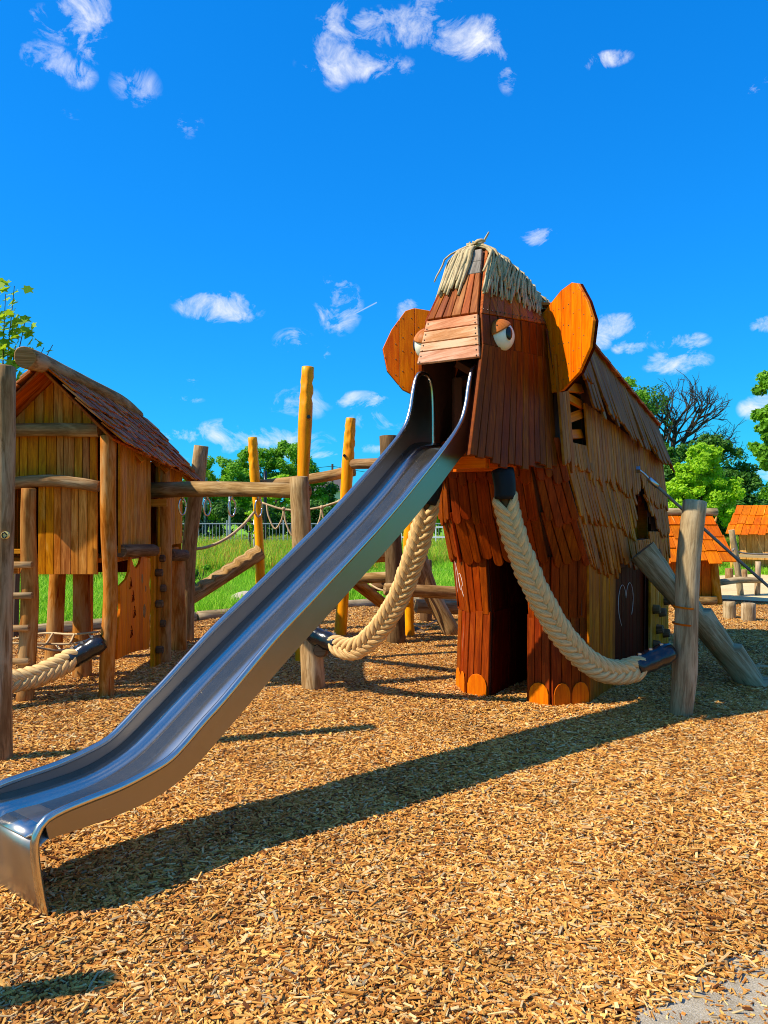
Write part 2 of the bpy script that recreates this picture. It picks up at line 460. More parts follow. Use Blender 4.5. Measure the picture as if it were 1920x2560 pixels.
M['meadow'] = tint_mat('meadow_blade', [(0, srgb(104, 160, 30)), (.5, srgb(160, 206, 52)), (.72, srgb(196, 212, 80)), (.84, srgb(206, 160, 84)), (.92, srgb(206, 112, 64)), (.97, srgb(246, 220, 40)), (1, srgb(246, 220, 40))], .7, .15, False, trans=.4)
M['g_chip'] = chip_ground_mat()  # sheet coloured darker so gaps between the loose chips look shaded
M['g_grass'] = ground_mat('grass_ground', srgb(92, 142, 30), srgb(140, 186, 50), .7)
M['g_path'] = ground_mat('gravel_path', srgb(176, 170, 158), srgb(140, 134, 124), 2.0, srgb(206, 202, 192))
M['g_sand'] = ground_mat('play_sand', srgb(226, 200, 150), srgb(198, 168, 118), 1.4)
M['g_bare'] = ground_mat('packed_grit', srgb(186, 172, 146), srgb(146, 132, 108), 7.0, srgb(208, 204, 196), fine=170, bump=.8)

# ------------------------------------------------------------------ mesh helpers


def link(name, me, mat, parent=None, smooth=False):
    o = bpy.data.objects.new(name, me)
    col.objects.link(o)
    if mat is not None: me.materials.append(mat)
    if parent is not None: o.parent = parent
    if smooth:
        me.polygons.foreach_set('use_smooth', [True]*len(me.polygons))
    return o


def mesh(name, V, F, UV=None):
    me = bpy.data.meshes.new(name)
    me.from_pydata([tuple(v) for v in V], [], F)
    if UV is not None:
        lay = me.uv_layers.new(name='UVMap')
        d = np.empty(len(me.loops)*2, np.float32)
        i = 0
        for f, u in zip(F, UV):
            for q in u:
                d[i] = q[0]; d[i+1] = q[1]; i += 2
        lay.data.foreach_set('uv', d)
    me.update()
    return me


class Bag:
    """collects pieces; build() links them as one mesh"""
    def __init__(self): self.V, self.F, self.U = [], [], []

    def add(self, V, F, U):
        b = len(self.V)
        self.V += [tuple(v) for v in V]
        self.F += [[i+b for i in f] for f in F]
        self.U += U

    def build(self, name, mat, parent=None, smooth=False):
        return link(name, mesh(name, self.V, self.F, self.U), mat, parent, smooth)


def empty(name, loc, label=None, cat=None, group=None, rz=0.0):
    o = bpy.data.objects.new(name, None)
    col.objects.link(o)
    o.empty_display_size = .2
    o.location = loc
    o.rotation_euler = (0, 0, rz)
    return tag(o, label, cat, group)


def tag(o, label=None, cat=None, group=None, kind=None):
    if label: o['label'] = label
    if cat: o['category'] = cat
    if group: o['group'] = group
    if kind: o['kind'] = kind
    return o


def at(px, py, Y):
    """the point at depth Y seen in that direction from the camera's place"""
    return Vector(((px-960)/1920*Y, Y, 1.5+(1280-py)/1920*Y))


def catmull(P, n):
    P = [Vector(p) for p in P]
    if len(P) == 2: return [P[0].lerp(P[1], i/(n-1)) for i in range(n)]
    Q = [P[0]*2-P[1]]+P+[P[-1]*2-P[-2]]
    seg = [(P[i+1]-P[i]).length for i in range(len(P)-1)]
    tot = sum(seg); out = []
    for i in range(n):
        d = tot*i/(n-1); k = 0
        while k < len(seg)-1 and d > seg[k]: d -= seg[k]; k += 1
        t = min(1, d/max(seg[k], 1e-9))
        a, b, c, e = Q[k], Q[k+1], Q[k+2], Q[k+3]
        out.append(.5*((2*b)+(c-a)*t+(2*a-5*b+4*c-e)*t*t+(3*b-a-3*c+e)*t**3))
    return out


def lerp_list(v, t):
    if not isinstance(v, (list, tuple)): return v
    x = t*(len(v)-1); i = min(int(x), len(v)-2)
    return v[i]+(v[i+1]-v[i])*(x-i)


def frames(P, ref=None):
    T = []
    for i in range(len(P)):
        T.append((P[min(i+1, len(P)-1)]-P[max(i-1, 0)]).normalized())
    r = Vector(ref) if ref is not None else (Vector((0, 0, 1)) if abs(T[0].z) < .9 else Vector((1, 0, 0)))
    out = []
    for t in T:
        if ref is None:
            r = r-t*r.dot(t); r.normalize(); a = r
        else:
            a = (r-t*r.dot(t)).normalized()
        out.append((t, a, t.cross(a)))
    return out


def tube_geo(P, rad, segs=8, cap=True, wob=0.0, seed=0, flat_x=1.0, bevel=0.0, ref=None):
    fr = frames(P, ref); n = len(P)
    V, F, U = [], [], []
    rnd = random.Random(seed); ph = [rnd.uniform(0, 6.28) for _ in range(6)]
    Ls = [0.0]
    for i in range(1, n): Ls.append(Ls[-1]+(P[i]-P[i-1]).length)
    r0 = lerp_list(rad, .5)
    for i in range(n):
        t, a, b = fr[i]; r = lerp_list(rad, i/(n-1))
        for s in range(segs):
            g = 2*math.pi*s/segs
            k = 1.0
            if wob:
                k += wob*(.5*math.sin(2*g+ph[0]+Ls[i]*1.9)+.5*math.sin(3*g+ph[1]-Ls[i]*1.3)+.45*math.sin(Ls[i]*5.1+ph[2]+math.sin(g+ph[3]))+.3*math.sin(5*g+ph[4]+Ls[i]*.8))
            V.append(P[i]+a*(math.cos(g)*r*k*flat_x)+b*(math.sin(g)*r*k))
    for i in range(n-1):
        for s in range(segs):
            s2 = (s+1) % segs
            F.append([i*segs+s, i*segs+s2, (i+1)*segs+s2, (i+1)*segs+s])
            x0, x1 = 2*math.pi*r0*s/segs, 2*math.pi*r0*(s+1)/segs
            U.append([(x0, Ls[i]), (x1, Ls[i]), (x1, Ls[i+1]), (x0, Ls[i+1])])
    if cap:
        for i, sg in ((0, -1), (n-1, 1)):
            ring = [i*segs+s for s in range(segs)]
            t = fr[i][0]; c = P[i]
            if bevel:
                b0 = len(V)
                for q in ring: V.append(c+(V[q]-c)*(1-bevel/max(1e-6, lerp_list(rad, i/(n-1))))+t*sg*bevel*.6)
                for s in range(segs):
                    s2 = (s+1) % segs
                    f = [ring[s], ring[s2], b0+s2, b0+s]
                    F.append(f if sg > 0 else f[::-1]); U.append([(.2*s/segs, 0)]*4)
                ring = [b0+s for s in range(segs)]
            f = ring if sg > 0 else ring[::-1]
            F.append(f)
            t_, a_, b_ = fr[i]
            U.append([((V[q]-c).dot(a_)*3, (V[q]-c).dot(b_)*.35) for q in f])
    return V, F, U


def log(name, P, rad, mat, parent=None, segs=14, n=None, wob=.055, seed=None, bevel=.006):
    L = sum((Vector(P[i+1])-Vector(P[i])).length for i in range(len(P)-1))
    n = n or max(4, int(L/.14)+2)
    Q = catmull(P, n)
    sd = seed if seed is not None else random.randrange(9999)
    V, F, U = tube_geo(Q, rad, segs, True, wob, sd, bevel=bevel)
    o = link(name, mesh(name, V, F, U), mat, parent)
    sm = [len(f) == 4 for f in F]
    o.data.polygons.foreach_set('use_smooth', sm)
    return o


def tube(name, P, rad, mat, parent=None, segs=8, n=24, cap=True):
    V, F, U = tube_geo(catmull(P, n), rad, segs, cap)
    o = link(name, mesh(name, V, F, U), mat, parent)
    o.data.polygons.foreach_set('use_smooth', [len(f) == 4 for f in F])
    return o


def box_geo(c, half, rot=None):
    c = Vector(c); V = []
    for z in (-1, 1):
        for y in (-1, 1):
            for x in (-1, 1):
                p = Vector((x*half[0], y*half[1], z*half[2]))
                if rot is not None: p = rot @ p
                V.append(c+p)
    F = [[0, 2, 3, 1], [4, 5, 7, 6], [0, 1, 5, 4], [2, 6, 7, 3], [0, 4, 6, 2], [1, 3, 7, 5]]
    hx, hy, hz = half
    d = [(hx, hy), (hx, hy), (hx, hz), (hx, hz), (hy, hz), (hy, hz)]
    U = [[(0, 0), (0, 2*b), (2*a, 2*b), (2*a, 0)] for a, b in d]
    return V, F, U


def box(name, c, half, mat, parent=None, rot=None):
    return link(name, mesh(name, *box_geo(c, half, rot)), mat, parent)


def offset_poly(pts, c):
    n = len(pts); out = []
    for i in range(n):
        p0, p, p1 = pts[i-1], pts[i], pts[(i+1) % n]
        e0 = (p[0]-p0[0], p[1]-p0[1]); e1 = (p1[0]-p[0], p1[1]-p[1])
        l0 = math.hypot(*e0) or 1e-9; l1 = math.hypot(*e1) or 1e-9
        n0 = (-e0[1]/l0, e0[0]/l0); n1 = (-e1[1]/l1, e1[0]/l1)
        mx, my = n0[0]+n1[0], n0[1]+n1[1]
        ml = math.hypot(mx, my) or 1e-9
        k = c/max(.45, ml/2)
        out.append((p[0]+mx/ml*k, p[1]+my/ml*k))
    return out


def prism_geo(outline, P, A, B, N, t, ch=.003):
    """outline: CCW points (a,b); front face at P + N*t, chamfered; back at P"""
    n = len(outline)
    P, A, B, N = Vector(P), Vector(A), Vector(B), Vector(N)
    inn = offset_poly(outline, ch)
    w = lambda q, h: P+A*q[0]+B*q[1]+N*h
    V = [w(q, 0) for q in outline]+[w(q, t-ch) for q in outline]+[w(q, t) for q in inn]
    F = [list(range(2*n, 3*n)), list(range(n-1, -1, -1))]
    U = [list(inn), list(outline[::-1])]
    for i in range(n):
        j = (i+1) % n
        F.append([i, j, n+j, n+i]); U.append([outline[i], outline[j], outline[j], outline[i]])
        F.append([n+i, n+j, 2*n+j, 2*n+i]); U.append([outline[i], outline[j], inn[j], inn[i]])
    return V, F, U


def end_shape(kind, x0, x1, y, rnd, amt):
    """points of a board's lower end from left to right; board body lies at larger y"""
    w = x1-x0
    if kind == 'flat': return [(x0, y), (x1, y)]
    if kind == 'round':
        k = min(w*.5, .06)
        return [(x0, y+k*.9), (x0+w*.12, y+k*.35), (x0+w*.33, y+k*.05), (x0+w*.62, y), (x0+w*.88, y+k*.3), (x1, y+k*.85)]
    d = rnd.uniform(0, amt)
    m = rnd.random()
    if m < .4: return [(x0, y+d+w*.5), (x0+w*.2, y+d+w*.12), (x0+w*.7, y+d), (x1, y+d+w*.35)]
    if m < .7: return [(x0, y+d+w*1.1), (x0+w*.45, y+d+w*.4), (x0+w*.9, y+d), (x1, y+d+w*.12)]
    return [(x0, y+d+w*.1), (x0+w*.25, y+d), (x0+w*.75, y+d+w*.3), (x1, y+d+w*.8)]


def board_geo(BL, BR, TR, TL, t, out, gap=.004, end='flat', amt=0.0, rnd=random, ch=.003, lift=0.0):
    BL, BR, TR, TL = map(Vector, (BL, BR, TR, TL))
    N = (BR-BL).cross(TL-BL)
    if N.length < 1e-9: N = Vector(out)
    N.normalize()
    if N.dot(Vector(out)) < 0: N = -N
    A = (BR-BL); A = A-N*A.dot(N); A.normalize()
    B = N.cross(A)
    if B.dot(TL-BL) < 0: B = -B
    f = lambda p: ((p-BL).dot(A), (p-BL).dot(B))
    a, b, c, d = f(BL), f(BR), f(TR), f(TL)
    g = gap/2
    low = end_shape(end, a[0]+g, b[0]-g, min(a[1], b[1]) if end != 'flat' else a[1], rnd, amt)
    if end == 'flat': low = [(a[0]+g, a[1]), (b[0]-g, b[1])]
    ol = low+[(c[0]-g, c[1]), (d[0]+g, d[1])]
    area = sum(ol[i-1][0]*ol[i][1]-ol[i][0]*ol[i-1][1] for i in range(len(ol)))
    if area < 0:
        ol = ol[::-1]
    V, F, U = prism_geo(ol, BL+N*lift, A, B, N, t, ch)
    if A.cross(B).dot(N) < 0: F = [q[::-1] for q in F]; U = [q[::-1] for q in U]
    return V, F, U


def clad(name, BL, BR, TR, TL, n, mat, parent, out, t=.02, gap=.004, end='flat', amt=0.0, jit=.15, seed=1, lift=0.0, bag=None, tilt=0.0, low=None):
    """split a four-cornered face into n boards running from bottom to top"""
    rnd = random.Random(seed)
    BL, BR, TR, TL = map(Vector, (BL, BR, TR, TL))
    cuts = [0.0]
    for i in range(n): cuts.append(cuts[-1]+1+rnd.uniform(-jit, jit))
    cuts = [c/cuts[-1] for c in cuts]
    made = []
    for i in range(n):
        p, q = cuts[i], cuts[i+1]
        b0, b1, t0, t1 = BL.lerp(BR, p), BL.lerp(BR, q), TL.lerp(TR, p), TL.lerp(TR, q)
        if low is not None:
            m = low((p+q)/2); d = (b0-t0).normalized()*m; b0 = b0+d; b1 = b1+d
        lf = lift+rnd.uniform(0, .004)+tilt*(i % 2)
        geo = board_geo(b0, b1, t1, t0, t, out, gap, end, amt, rnd, lift=lf)
        if bag is not None: bag.add(*geo)
        else: made.append(link(name, mesh(name, *geo), mat, parent))
    return made


def sphere_geo(c, r, segs=20, rings=12, z0=-1.0, z1=1.0, M3=None, sc=(1, 1, 1)):
    """part of a sphere between polar heights z0..z1 (of -1..1)"""
    V, F, U = [], [], []
    a0, a1 = math.asin(z0), math.asin(z1)
    for i in range(rings+1):
        e = a0+(a1-a0)*i/rings
        for s in range(segs):
            g = 2*math.pi*s/segs
            p = Vector((math.cos(e)*math.cos(g)*sc[0], math.cos(e)*math.sin(g)*sc[1], math.sin(e)*sc[2]))*r
            if M3 is not None: p = M3 @ p
            V.append(Vector(c)+p)
    for i in range(rings):
        for s in range(segs):
            s2 = (s+1) % segs
            F.append([i*segs+s, i*segs+s2, (i+1)*segs+s2, (i+1)*segs+s])
            U.append([(s/segs*.3, i*.02), (s2/segs*.3, i*.02), (s2/segs*.3, i*.02+.02), (s/segs*.3, i*.02+.02)])
    F.append([s for s in range(segs)][::-1]); U.append([(0, 0)]*segs)
    F.append([rings*segs+s for s in range(segs)]); U.append([(0, 0)]*segs)
    return V, F, U

# ------------------------------------------------------------------ ground
EDGE = [(-12, 5.6), (-9, 7.0), (-4.5, 9.3), (-2.6, 10.7), (0, 12.4), (2.5, 13.4), (4.6, 14.0)]


def edge_y(x):
    for (x0, y0), (x1, y1) in zip(EDGE, EDGE[1:]):
        if x <= x1: return y0+(y1-y0)*(x-x0)/(x1-x0)
    return EDGE[-1][1]


def sheet(name, pts, z, mat, label=None):
    me = mesh(name, [(x, y, z) for x, y in pts], [list(range(len(pts)))])
    o = link(name, me, mat)
    o['kind'] = 'structure'
    if label: o['label'] = label; o['category'] = 'ground'
    return o


sheet('grass_ground', [(-900, -60), (900, -60), (900, 1600), (-900, 1600)], -.012, M['g_grass'])
sheet('wood_chip_ground', [(-12, -4), (14, -4), (14, 12.6), (6.4, 12.9), (4.6, 14.0)]+EDGE[::-1][1:], 0.0, M['g_chip'])
sheet('sand_area', [(4.7, 13.9), (6.4, 12.9), (14, 12.6), (22, 12.6), (22, 19.5), (9, 18.6), (5.6, 17.2)], -.004, M['g_sand'])
sheet('gravel_path', [(-16, 13.2), (-6, 14.2), (-1.5, 16.1), (2, 18.6), (6, 22.2), (6, 24.4), (1.4, 20.4), (-2.2, 17.6), (-6.4, 15.6), (-16, 14.5)], -.006, M['g_path'])
BARE = [(.62, 1.9), (.74, 2.27), (.84, 2.43), (.95, 2.42), (1.04, 2.54), (1.18, 2.58), (1.3, 2.68), (1.7, 2.72), (1.9, 1.4), (.7, 1.4)]
sheet('grit_ground', BARE, .004, M['g_bare'])


def in_poly(x, y, P):
    c = False
    for i in range(len(P)):
        x0, y0 = P[i-1]; x1, y1 = P[i]
        if (y0 > y) != (y1 > y) and x < (x1-x0)*(y-y0)/(y1-y0)+x0: c = not c
    return c


def on_path(x, y):
    c = np.interp(x, [-16, -6, -1.8, 1.7, 6], [13.85, 14.9, 16.85, 19.5, 23.3])
    return abs(y-c) < .85


def patch_mesh(name, n, r, seed, maker, mat):
    """one round patch of n small pieces; maker(rng, n) gives verts (n,k,3), faces of one piece, uvs per face"""
    rng = np.random.default_rng(seed)
    V, F, U, tint = maker(rng, n)
    ang = rng.uniform(0, 2*np.pi, n); rad = r*np.sqrt(rng.uniform(0, 1, n))*(1+rng.normal(0, .06, n))
    V = V.copy()
    V[:, :, 0] += (np.cos(ang)*rad)[:, None]; V[:, :, 1] += (np.sin(ang)*rad)[:, None]
    k = V.shape[1]
    me = bpy.data.meshes.new(name)
    nf = len(F); fs = np.array(F)
    quad = fs.shape[1]
    idx = (np.arange(n)[:, None, None]*k+fs[None]).reshape(-1)
    me.vertices.add(n*k); me.vertices.foreach_set('co', V.reshape(-1).astype(np.float32))
    me.loops.add(len(idx)); me.loops.foreach_set('vertex_index', idx.astype(np.int32))
    me.polygons.add(n*nf)
    me.polygons.foreach_set('loop_start', (np.arange(n*nf)*quad).astype(np.int32))
    me.update(calc_edges=True)
    lay = me.uv_layers.new(name='UVMap')
    uu = np.tile(np.array(U, np.float32).reshape(1, -1, 2), (n, 1, 1)) + rng.uniform(0, 5, (n, 1, 2)).astype(np.float32)
    lay.data.foreach_set('uv', uu.reshape(-1))
    a = me.attributes.new('tint', 'FLOAT', 'POINT')
    a.data.foreach_set('value', np.repeat(tint, k).astype(np.float32))
    me.polygons.foreach_set('use_smooth', np.zeros(n*nf, bool))
    me.materials.append(mat)
    return bpy.data.objects.new(name, me)


def chip_maker(lmin, lmax, zmax):
    def f(rng, n):
        L = (lmin+(lmax-lmin)*rng.random(n)**1.3)*np.where(rng.random(n) < .07, 1.9, 1.0)
        W = np.minimum(L*.75, rng.uniform(.004, .0115, n)*np.where(rng.random(n) < .1, 1.7, 1))
        T = rng.uniform(.0015, .0045, n)
        base = np.array([(-1, -1, 0), (1, -1, 0), (1, 1, 0), (-1, 1, 0), (-1, -1, 1), (1, -1, 1), (1, 1, 1), (-1, 1, 1)], float)
        V = np.empty((n, 8, 3))
        jit = rng.uniform(.55, 1.0, (n, 8))
        V[:, :, 0] = base[None, :, 0]*L[:, None]/2*(.75+.25*jit); V[:, :, 1] = base[None, :, 1]*W[:, None]/2*jit; V[:, :, 2] = base[None, :, 2]*T[:, None]
        tx, ty, rz = rng.normal(0, .30, n), rng.normal(0, .20, n), rng.uniform(0, 2*np.pi, n)
        y, z = V[:, :, 1].copy(), V[:, :, 2].copy(); c, s = np.cos(tx)[:, None], np.sin(tx)[:, None]
        V[:, :, 1] = y*c-z*s; V[:, :, 2] = y*s+z*c
        x, z = V[:, :, 0].copy(), V[:, :, 2].copy(); c, s = np.cos(ty)[:, None], np.sin(ty)[:, None]
        V[:, :, 0] = x*c+z*s; V[:, :, 2] = -x*s+z*c
        x, y = V[:, :, 0].copy(), V[:, :, 1].copy(); c, s = np.cos(rz)[:, None], np.sin(rz)[:, None]
        V[:, :, 0] = x*c-y*s; V[:, :, 1] = x*s+y*c
        V[:, :, 2] += (rng.uniform(0.001, zmax, n)**1.0)[:, None]
        F = [(4, 5, 6, 7), (0, 1, 5, 4), (1, 2, 6, 5), (2, 3, 7, 6), (3, 0, 4, 7)]
        U = [[(0, 0), (0, .04), (.012, .04), (.012, 0)]]*5
        U = [[(a, b) for a, b in q] for q in U]
        return V, F, U, rng.uniform(0, 1, n)
    return f


def blade_maker(h0, h1, w, lean, seeds=0.0):
    def f(rng, n):
        H = rng.uniform(h0, h1, n); W = w*rng.uniform(.6, 1.3, n)
        a = rng.uniform(0, 2*np.pi, n); ld = rng.uniform(0, 2*np.pi, n); lm = rng.uniform(.1, lean, n)*H
        dx, dy = np.cos(a)*W/2, np.sin(a)*W/2
        lx, ly = np.cos(ld)*lm, np.sin(ld)*lm
        V = np.zeros((n, 6, 3))
        V[:, 0] = np.stack([-dx, -dy, 0*H], 1); V[:, 1] = np.stack([dx, dy, 0*H], 1)
        V[:, 2] = np.stack([dx*.8+lx*.35, dy*.8+ly*.35, H*.6], 1); V[:, 3] = np.stack([-dx*.8+lx*.35, -dy*.8+ly*.35, H*.6], 1)
        V[:, 4] = np.stack([dx*.25+lx, dy*.25+ly, H], 1); V[:, 5] = np.stack([-dx*.25+lx, -dy*.25+ly, H], 1)
        F = [(0, 1, 2, 3), (3, 2, 4, 5)]
        U = [[(0, 0)]*4]*2
        return V, F, U, rng.uniform(0, 1, n)*(.8 if not seeds else 1.0)
    return f


def scatter(name, protos, pts, label, cat):
    """stuff: patches set out over the ground by a geometry-nodes modifier. pts: (x,y,z,rot,scale,index)"""
    P = np.array(pts, np.float32)
    me = bpy.data.meshes.new(name)
    me.vertices.add(len(P)); me.vertices.foreach_set('co', P[:, :3].reshape(-1))
    for nm, typ, c in (('rot', 'FLOAT', 3), ('scl', 'FLOAT', 4)):
        a = me.attributes.new(nm, typ, 'POINT'); a.data.foreach_set('value', P[:, c].copy())
    a = me.attributes.new('idx', 'INT', 'POINT'); a.data.foreach_set('value', P[:, 5].astype(np.int32))
    o = bpy.data.objects.new(name, me); col.objects.link(o)
    ng = bpy.data.node_groups.new(name+'_nodes', 'GeometryNodeTree')
    ng.interface.new_socket('Geometry', in_out='INPUT', socket_type='NodeSocketGeometry')
    ng.interface.new_socket('Geometry', in_out='OUTPUT', socket_type='NodeSocketGeometry')
    N, L = ng.nodes, ng.links
    gi, go = N.new('NodeGroupInput'), N.new('NodeGroupOutput')
    join = N.new('GeometryNodeJoinGeometry')
    for p in reversed(protos):
        oi = N.new('GeometryNodeObjectInfo'); oi.inputs['Object'].default_value = p; oi.inputs['As Instance'].default_value = True
        L.new(oi.outputs['Geometry'], join.inputs[0])
    ip = N.new('GeometryNodeInstanceOnPoints')
    ip.inputs['Pick Instance'].default_value = True

    def attr(nm, t):
        n = N.new('GeometryNodeInputNamedAttribute'); n.data_type = t; n.inputs[0].default_value = nm
        return n.outputs[0]
    L.new(gi.outputs[0], ip.inputs['Points']); L.new(join.outputs[0], ip.inputs['Instance'])
    L.new(attr('idx', 'INT'), ip.inputs['Instance Index'])
    cx = N.new('ShaderNodeCombineXYZ'); L.new(attr('rot', 'FLOAT'), cx.inputs[2])
    L.new(cx.outputs[0], ip.inputs['Rotation']); L.new(attr('scl', 'FLOAT'), ip.inputs['Scale'])
    L.new(ip.outputs[0], go.inputs[0])
    md = o.modifiers.new('scatter', 'NODES'); md.node_group = ng
    tag(o, label, cat, kind='stuff')
    return o


rng = random.Random(3)
chip_protos = [patch_mesh('chip_patch', 2500, .42, 50+i, chip_maker(.013, .044, .022), M['chip']) for i in range(5)]
chip_protos += [patch_mesh('chip_patch', 60, .30, 80+i, chip_maker(.014, .044, .004), M['chip']) for i in range(2)]
chip_protos += [patch_mesh('chip_patch', 330, .15, 90+i, chip_maker(.014, .044, .016), M['chip']) for i in range(3)]
pts = []
y = 1.9
while y < 14.2:
    sp = .36 if y < 5 else (.46 if y < 8 else .62)
    x = -(y*.56+1.2)
    while x < y*.56+1.2:
        px_, py_ = x+rng.uniform(-.12, .12), y+rng.uniform(-.12, .12)
        if py_ < edge_y(px_)-.35 and not (px_ > 4.4 and py_ > 12.6):
            near = any(in_poly(px_+.40*math.cos(a), py_+.40*math.sin(a), BARE) for a in np.arange(0, 6.28, .5)) or in_poly(px_, py_, BARE)
            if not near: pts.append((px_, py_, rng.uniform(-.004, .009), rng.uniform(0, 6.28), rng.uniform(.92, 1.15), rng.randrange(5)))
        x += sp
    y += sp*.92
for gx in np.arange(.3, 2.2, .10):
    for gy in np.arange(1.4, 3.2, .10):
        a_, b_ = gx+rng.uniform(-.05, .05), gy+rng.uniform(-.05, .05)
        if in_poly(a_, b_, BARE):
            if rng.random() < .22: pts.append((a_, b_, .004, rng.uniform(0, 6.28), .7, 5+rng.randrange(2)))
        elif rng.random() < .9: pts.append((a_, b_, rng.uniform(-.004, .006), rng.uniform(0, 6.28), rng.uniform(.8, 1.1), 7+rng.randrange(3)))
scatter('wood_chips', chip_protos, pts, 'loose golden larch wood chips covering the playground floor', 'wood chips')

grass_protos = [patch_mesh('grass_patch', 900, .55, 10+i, blade_maker(.08, .24, .012, .6), M['grass']) for i in range(3)]
grass_protos += [patch_mesh('meadow_patch', 700, .6, 20+i, blade_maker(.25, .62, .016, .45, 1), M['meadow']) for i in range(3)]
pts = []
y = 6.0
while y < 30:
    sp = .5 if y < 16 else .75
    x = -(y*.58+1.5)
    while x < y*.58+1.5:
        a, b = x+rng.uniform(-.2, .2), y+rng.uniform(-.2, .2)
        x += sp
        if b < edge_y(a)+.45 or on_path(a, b): continue
        if a > 4.2 and b < 18.5+(a-9)*.1: continue
        tall = b > np.interp(a, [-16, -6, -1.8, 1.7, 6], [15.2, 16.2, 18.2, 21, 25])
        pts.append((a, b, -.012, rng.uniform(0, 6.28), rng.uniform(.8, 1.15), (3 if tall else 0)+rng.randrange(3)))
    y += sp*.9
scatter('meadow_grass', grass_protos, pts, 'green lawn and tall flowering meadow grass behind the play area', 'grass')

# timber edging between chips and lawn
for i, ((x0, y0), (x1, y1)) in enumerate(zip(EDGE[1:-1], EDGE[2:])):
    o = log('timber_edging', [(x0, y0, .03), ((x0+x1)/2, (y0+y1)/2+.05, .04), (x1-.03, y1-.02, .03)], .085, M['log_grey'], None, 10)
    tag(o, ['round grey edging log at the lawn far beyond the ladder', 'round grey edging log behind the stilt hut', 'round grey edging log of the lawn between hut and slide', 'round grey edging log behind the log climbing frame', 'round grey edging log behind the mammoth'][i], 'edging', 'timber edging of the lawn')

# ------------------------------------------------------------------ the mammoth tower
MO = Vector((.98, 6.06, 0))
MR = R_(-32)
mam = empty('mammoth_tower', MO, 'tall red-brown wooden mammoth play tower with orange ears and rope hair', 'play tower', rz=MR)


def mw(u, v, z):
    """mammoth-local to world"""
    c, s = math.cos(MR), math.sin(MR)
    return Vector((MO.x+u*c-v*s, MO.y+u*s+v*c, z))


# rings of the body: z -> half front width f, front vf, half width w, corner vc
RING = [(0, .35, 0.0, .56, .25), (.70, .33, .03, .545, .25), (1.15, .36, -.03, .565, .18), (1.43, .355, -.22, .555, -.04), (1.75, .34, -.35, .515, -.17), (2.05, .33, -.42, .49, -.25)]


def ring(z):
    for a, b in zip(RING, RING[1:]):
        if z <= b[0]:
            t = (z-a[0])/(b[0]-a[0])
            return [a[i]+(b[i]-a[i])*t for i in range(1, 5)]
    return list(RING[-1][1:])


def body_w(z):
    return np.interp(z, [0, 1.15, 1.43, 1.75, 2.05, 2.5, 2.9], [.555, .565, .555, .52, .50, .49, .42])


VEND = 3.05


def roof_top(v): return 2.893-.177*(v-.8)
def roof_low(v): return 2.31-.1245*(v-.24)


def arch(v):
    """height of the pointed entrance opening in the flank at v, or 0"""
    if 1.52 < v < 1.95: return 1.24+(v-1.52)/.43*.58
    if 1.95 <= v < 2.62: return 1.24+(2.62-v)/.67*.58
    return 0


def in_window(v, z): return -.06 < v < .37 and 2.0 < z < 2.46


# inner boarding added behind the cladding so no light leaks into the tower
lin = Bag()


def lq(a, b, c, d): lin.add([a, b, c, d], [[0, 1, 2, 3]], [[(0, 0)]*4])


k = .975
for (z0, z1) in ((0, .7), (.7, 1.15), (1.15, 1.43), (1.43, 1.75), (1.75, 2.05)):
    r0, r1 = ring(z0), ring(z1)
    P = lambda r, z, s: [Vector((s*r[0]*k, r[1]+.02, z)), Vector((s*r[2]*k, r[3]+.02, z))]
    for s in (-1, 1):
        a, b = P(r0, z0, s), P(r1, z1, s)
        lq(a[0], a[1], b[1], b[0])
        if z1 <= 1.16:
            i0, i1 = Vector((s*.165, r0[1]+.02, z0)), Vector((s*.165, r1[1]+.02, z1))
            lq(i0, a[0], b[0], i1)
            lq(i0, i1, Vector((s*.165, 1.0, z1)), Vector((s*.165, 1.0, z0)))
    if z0 >= 1.15: lq(Vector((-r0[0], r0[1]+.02, z0)), Vector((r0[0], r0[1]+.02, z0)), Vector((r1[0], r1[1]+.02, z1)), Vector((-r1[0], r1[1]+.02, z1)))
lq(Vector((-.17, .0, 1.14)), Vector((.17, .0, 1.14)), Vector((.17, 1.0, 1.14)), Vector((-.17, 1.0, 1.14)))
lq(Vector((-.17, 1.0, 0)), Vector((.17, 1.0, 0)), Vector((.17, 1.0, 1.14)), Vector((-.17, 1.0, 1.14)))
for s in (-1, 1):
    zs = [0, .35, .7, 1.0, 1.24] + [1.24+.07*i for i in range(1, 24)]
    for z0, z1 in zip(zs, zs[1:]):
        v = -.25
        while v < VEND-.02:
            v2 = min(v+.07, VEND); vm, zm = (v+v2)/2, (z0+z1)/2
            ok = zm < roof_top(vm)-.1 and vm > ring(min(zm, 2.04))[3]-.03
            if (1.24 < zm < arch(vm)) or s > 0 and (in_window(vm, zm) or (.97 < vm < 2.2 and zm < .98)): ok = False
            if ok:
                w0, w1 = s*(body_w(z0)-.03), s*(body_w(z1)-.03)
                lq(Vector((w0, v, z0)), Vector((w0, v2, z0)), Vector((w1, v2, z1)), Vector((w1, v, z1)))
            v = v2
for v0, v1 in ((-.15, .4), (.4, 1.2), (1.2, 2.1), (2.1, VEND+.1)):
    for s in (-1, 1):
        z0, z1 = roof_top(v0)-.05, roof_top(v1)-.05
        lq(Vector((0, v0, z0+.05)), Vector((s*.42, v0, z0)), Vector((s*.42, v1, z1)), Vector((0, v1, z1+.05)))
        lq(Vector((s*.42, v0, z0)), Vector((s*.52, v0, z0-.3)), Vector((s*.52, v1, z1-.3)), Vector((s*.42, v1, z1)))
lq(Vector((-.53, VEND, 0)), Vector((.53, VEND, 0)), Vector((.45, VEND, 2.4)), Vector((-.45, VEND, 2.4)))
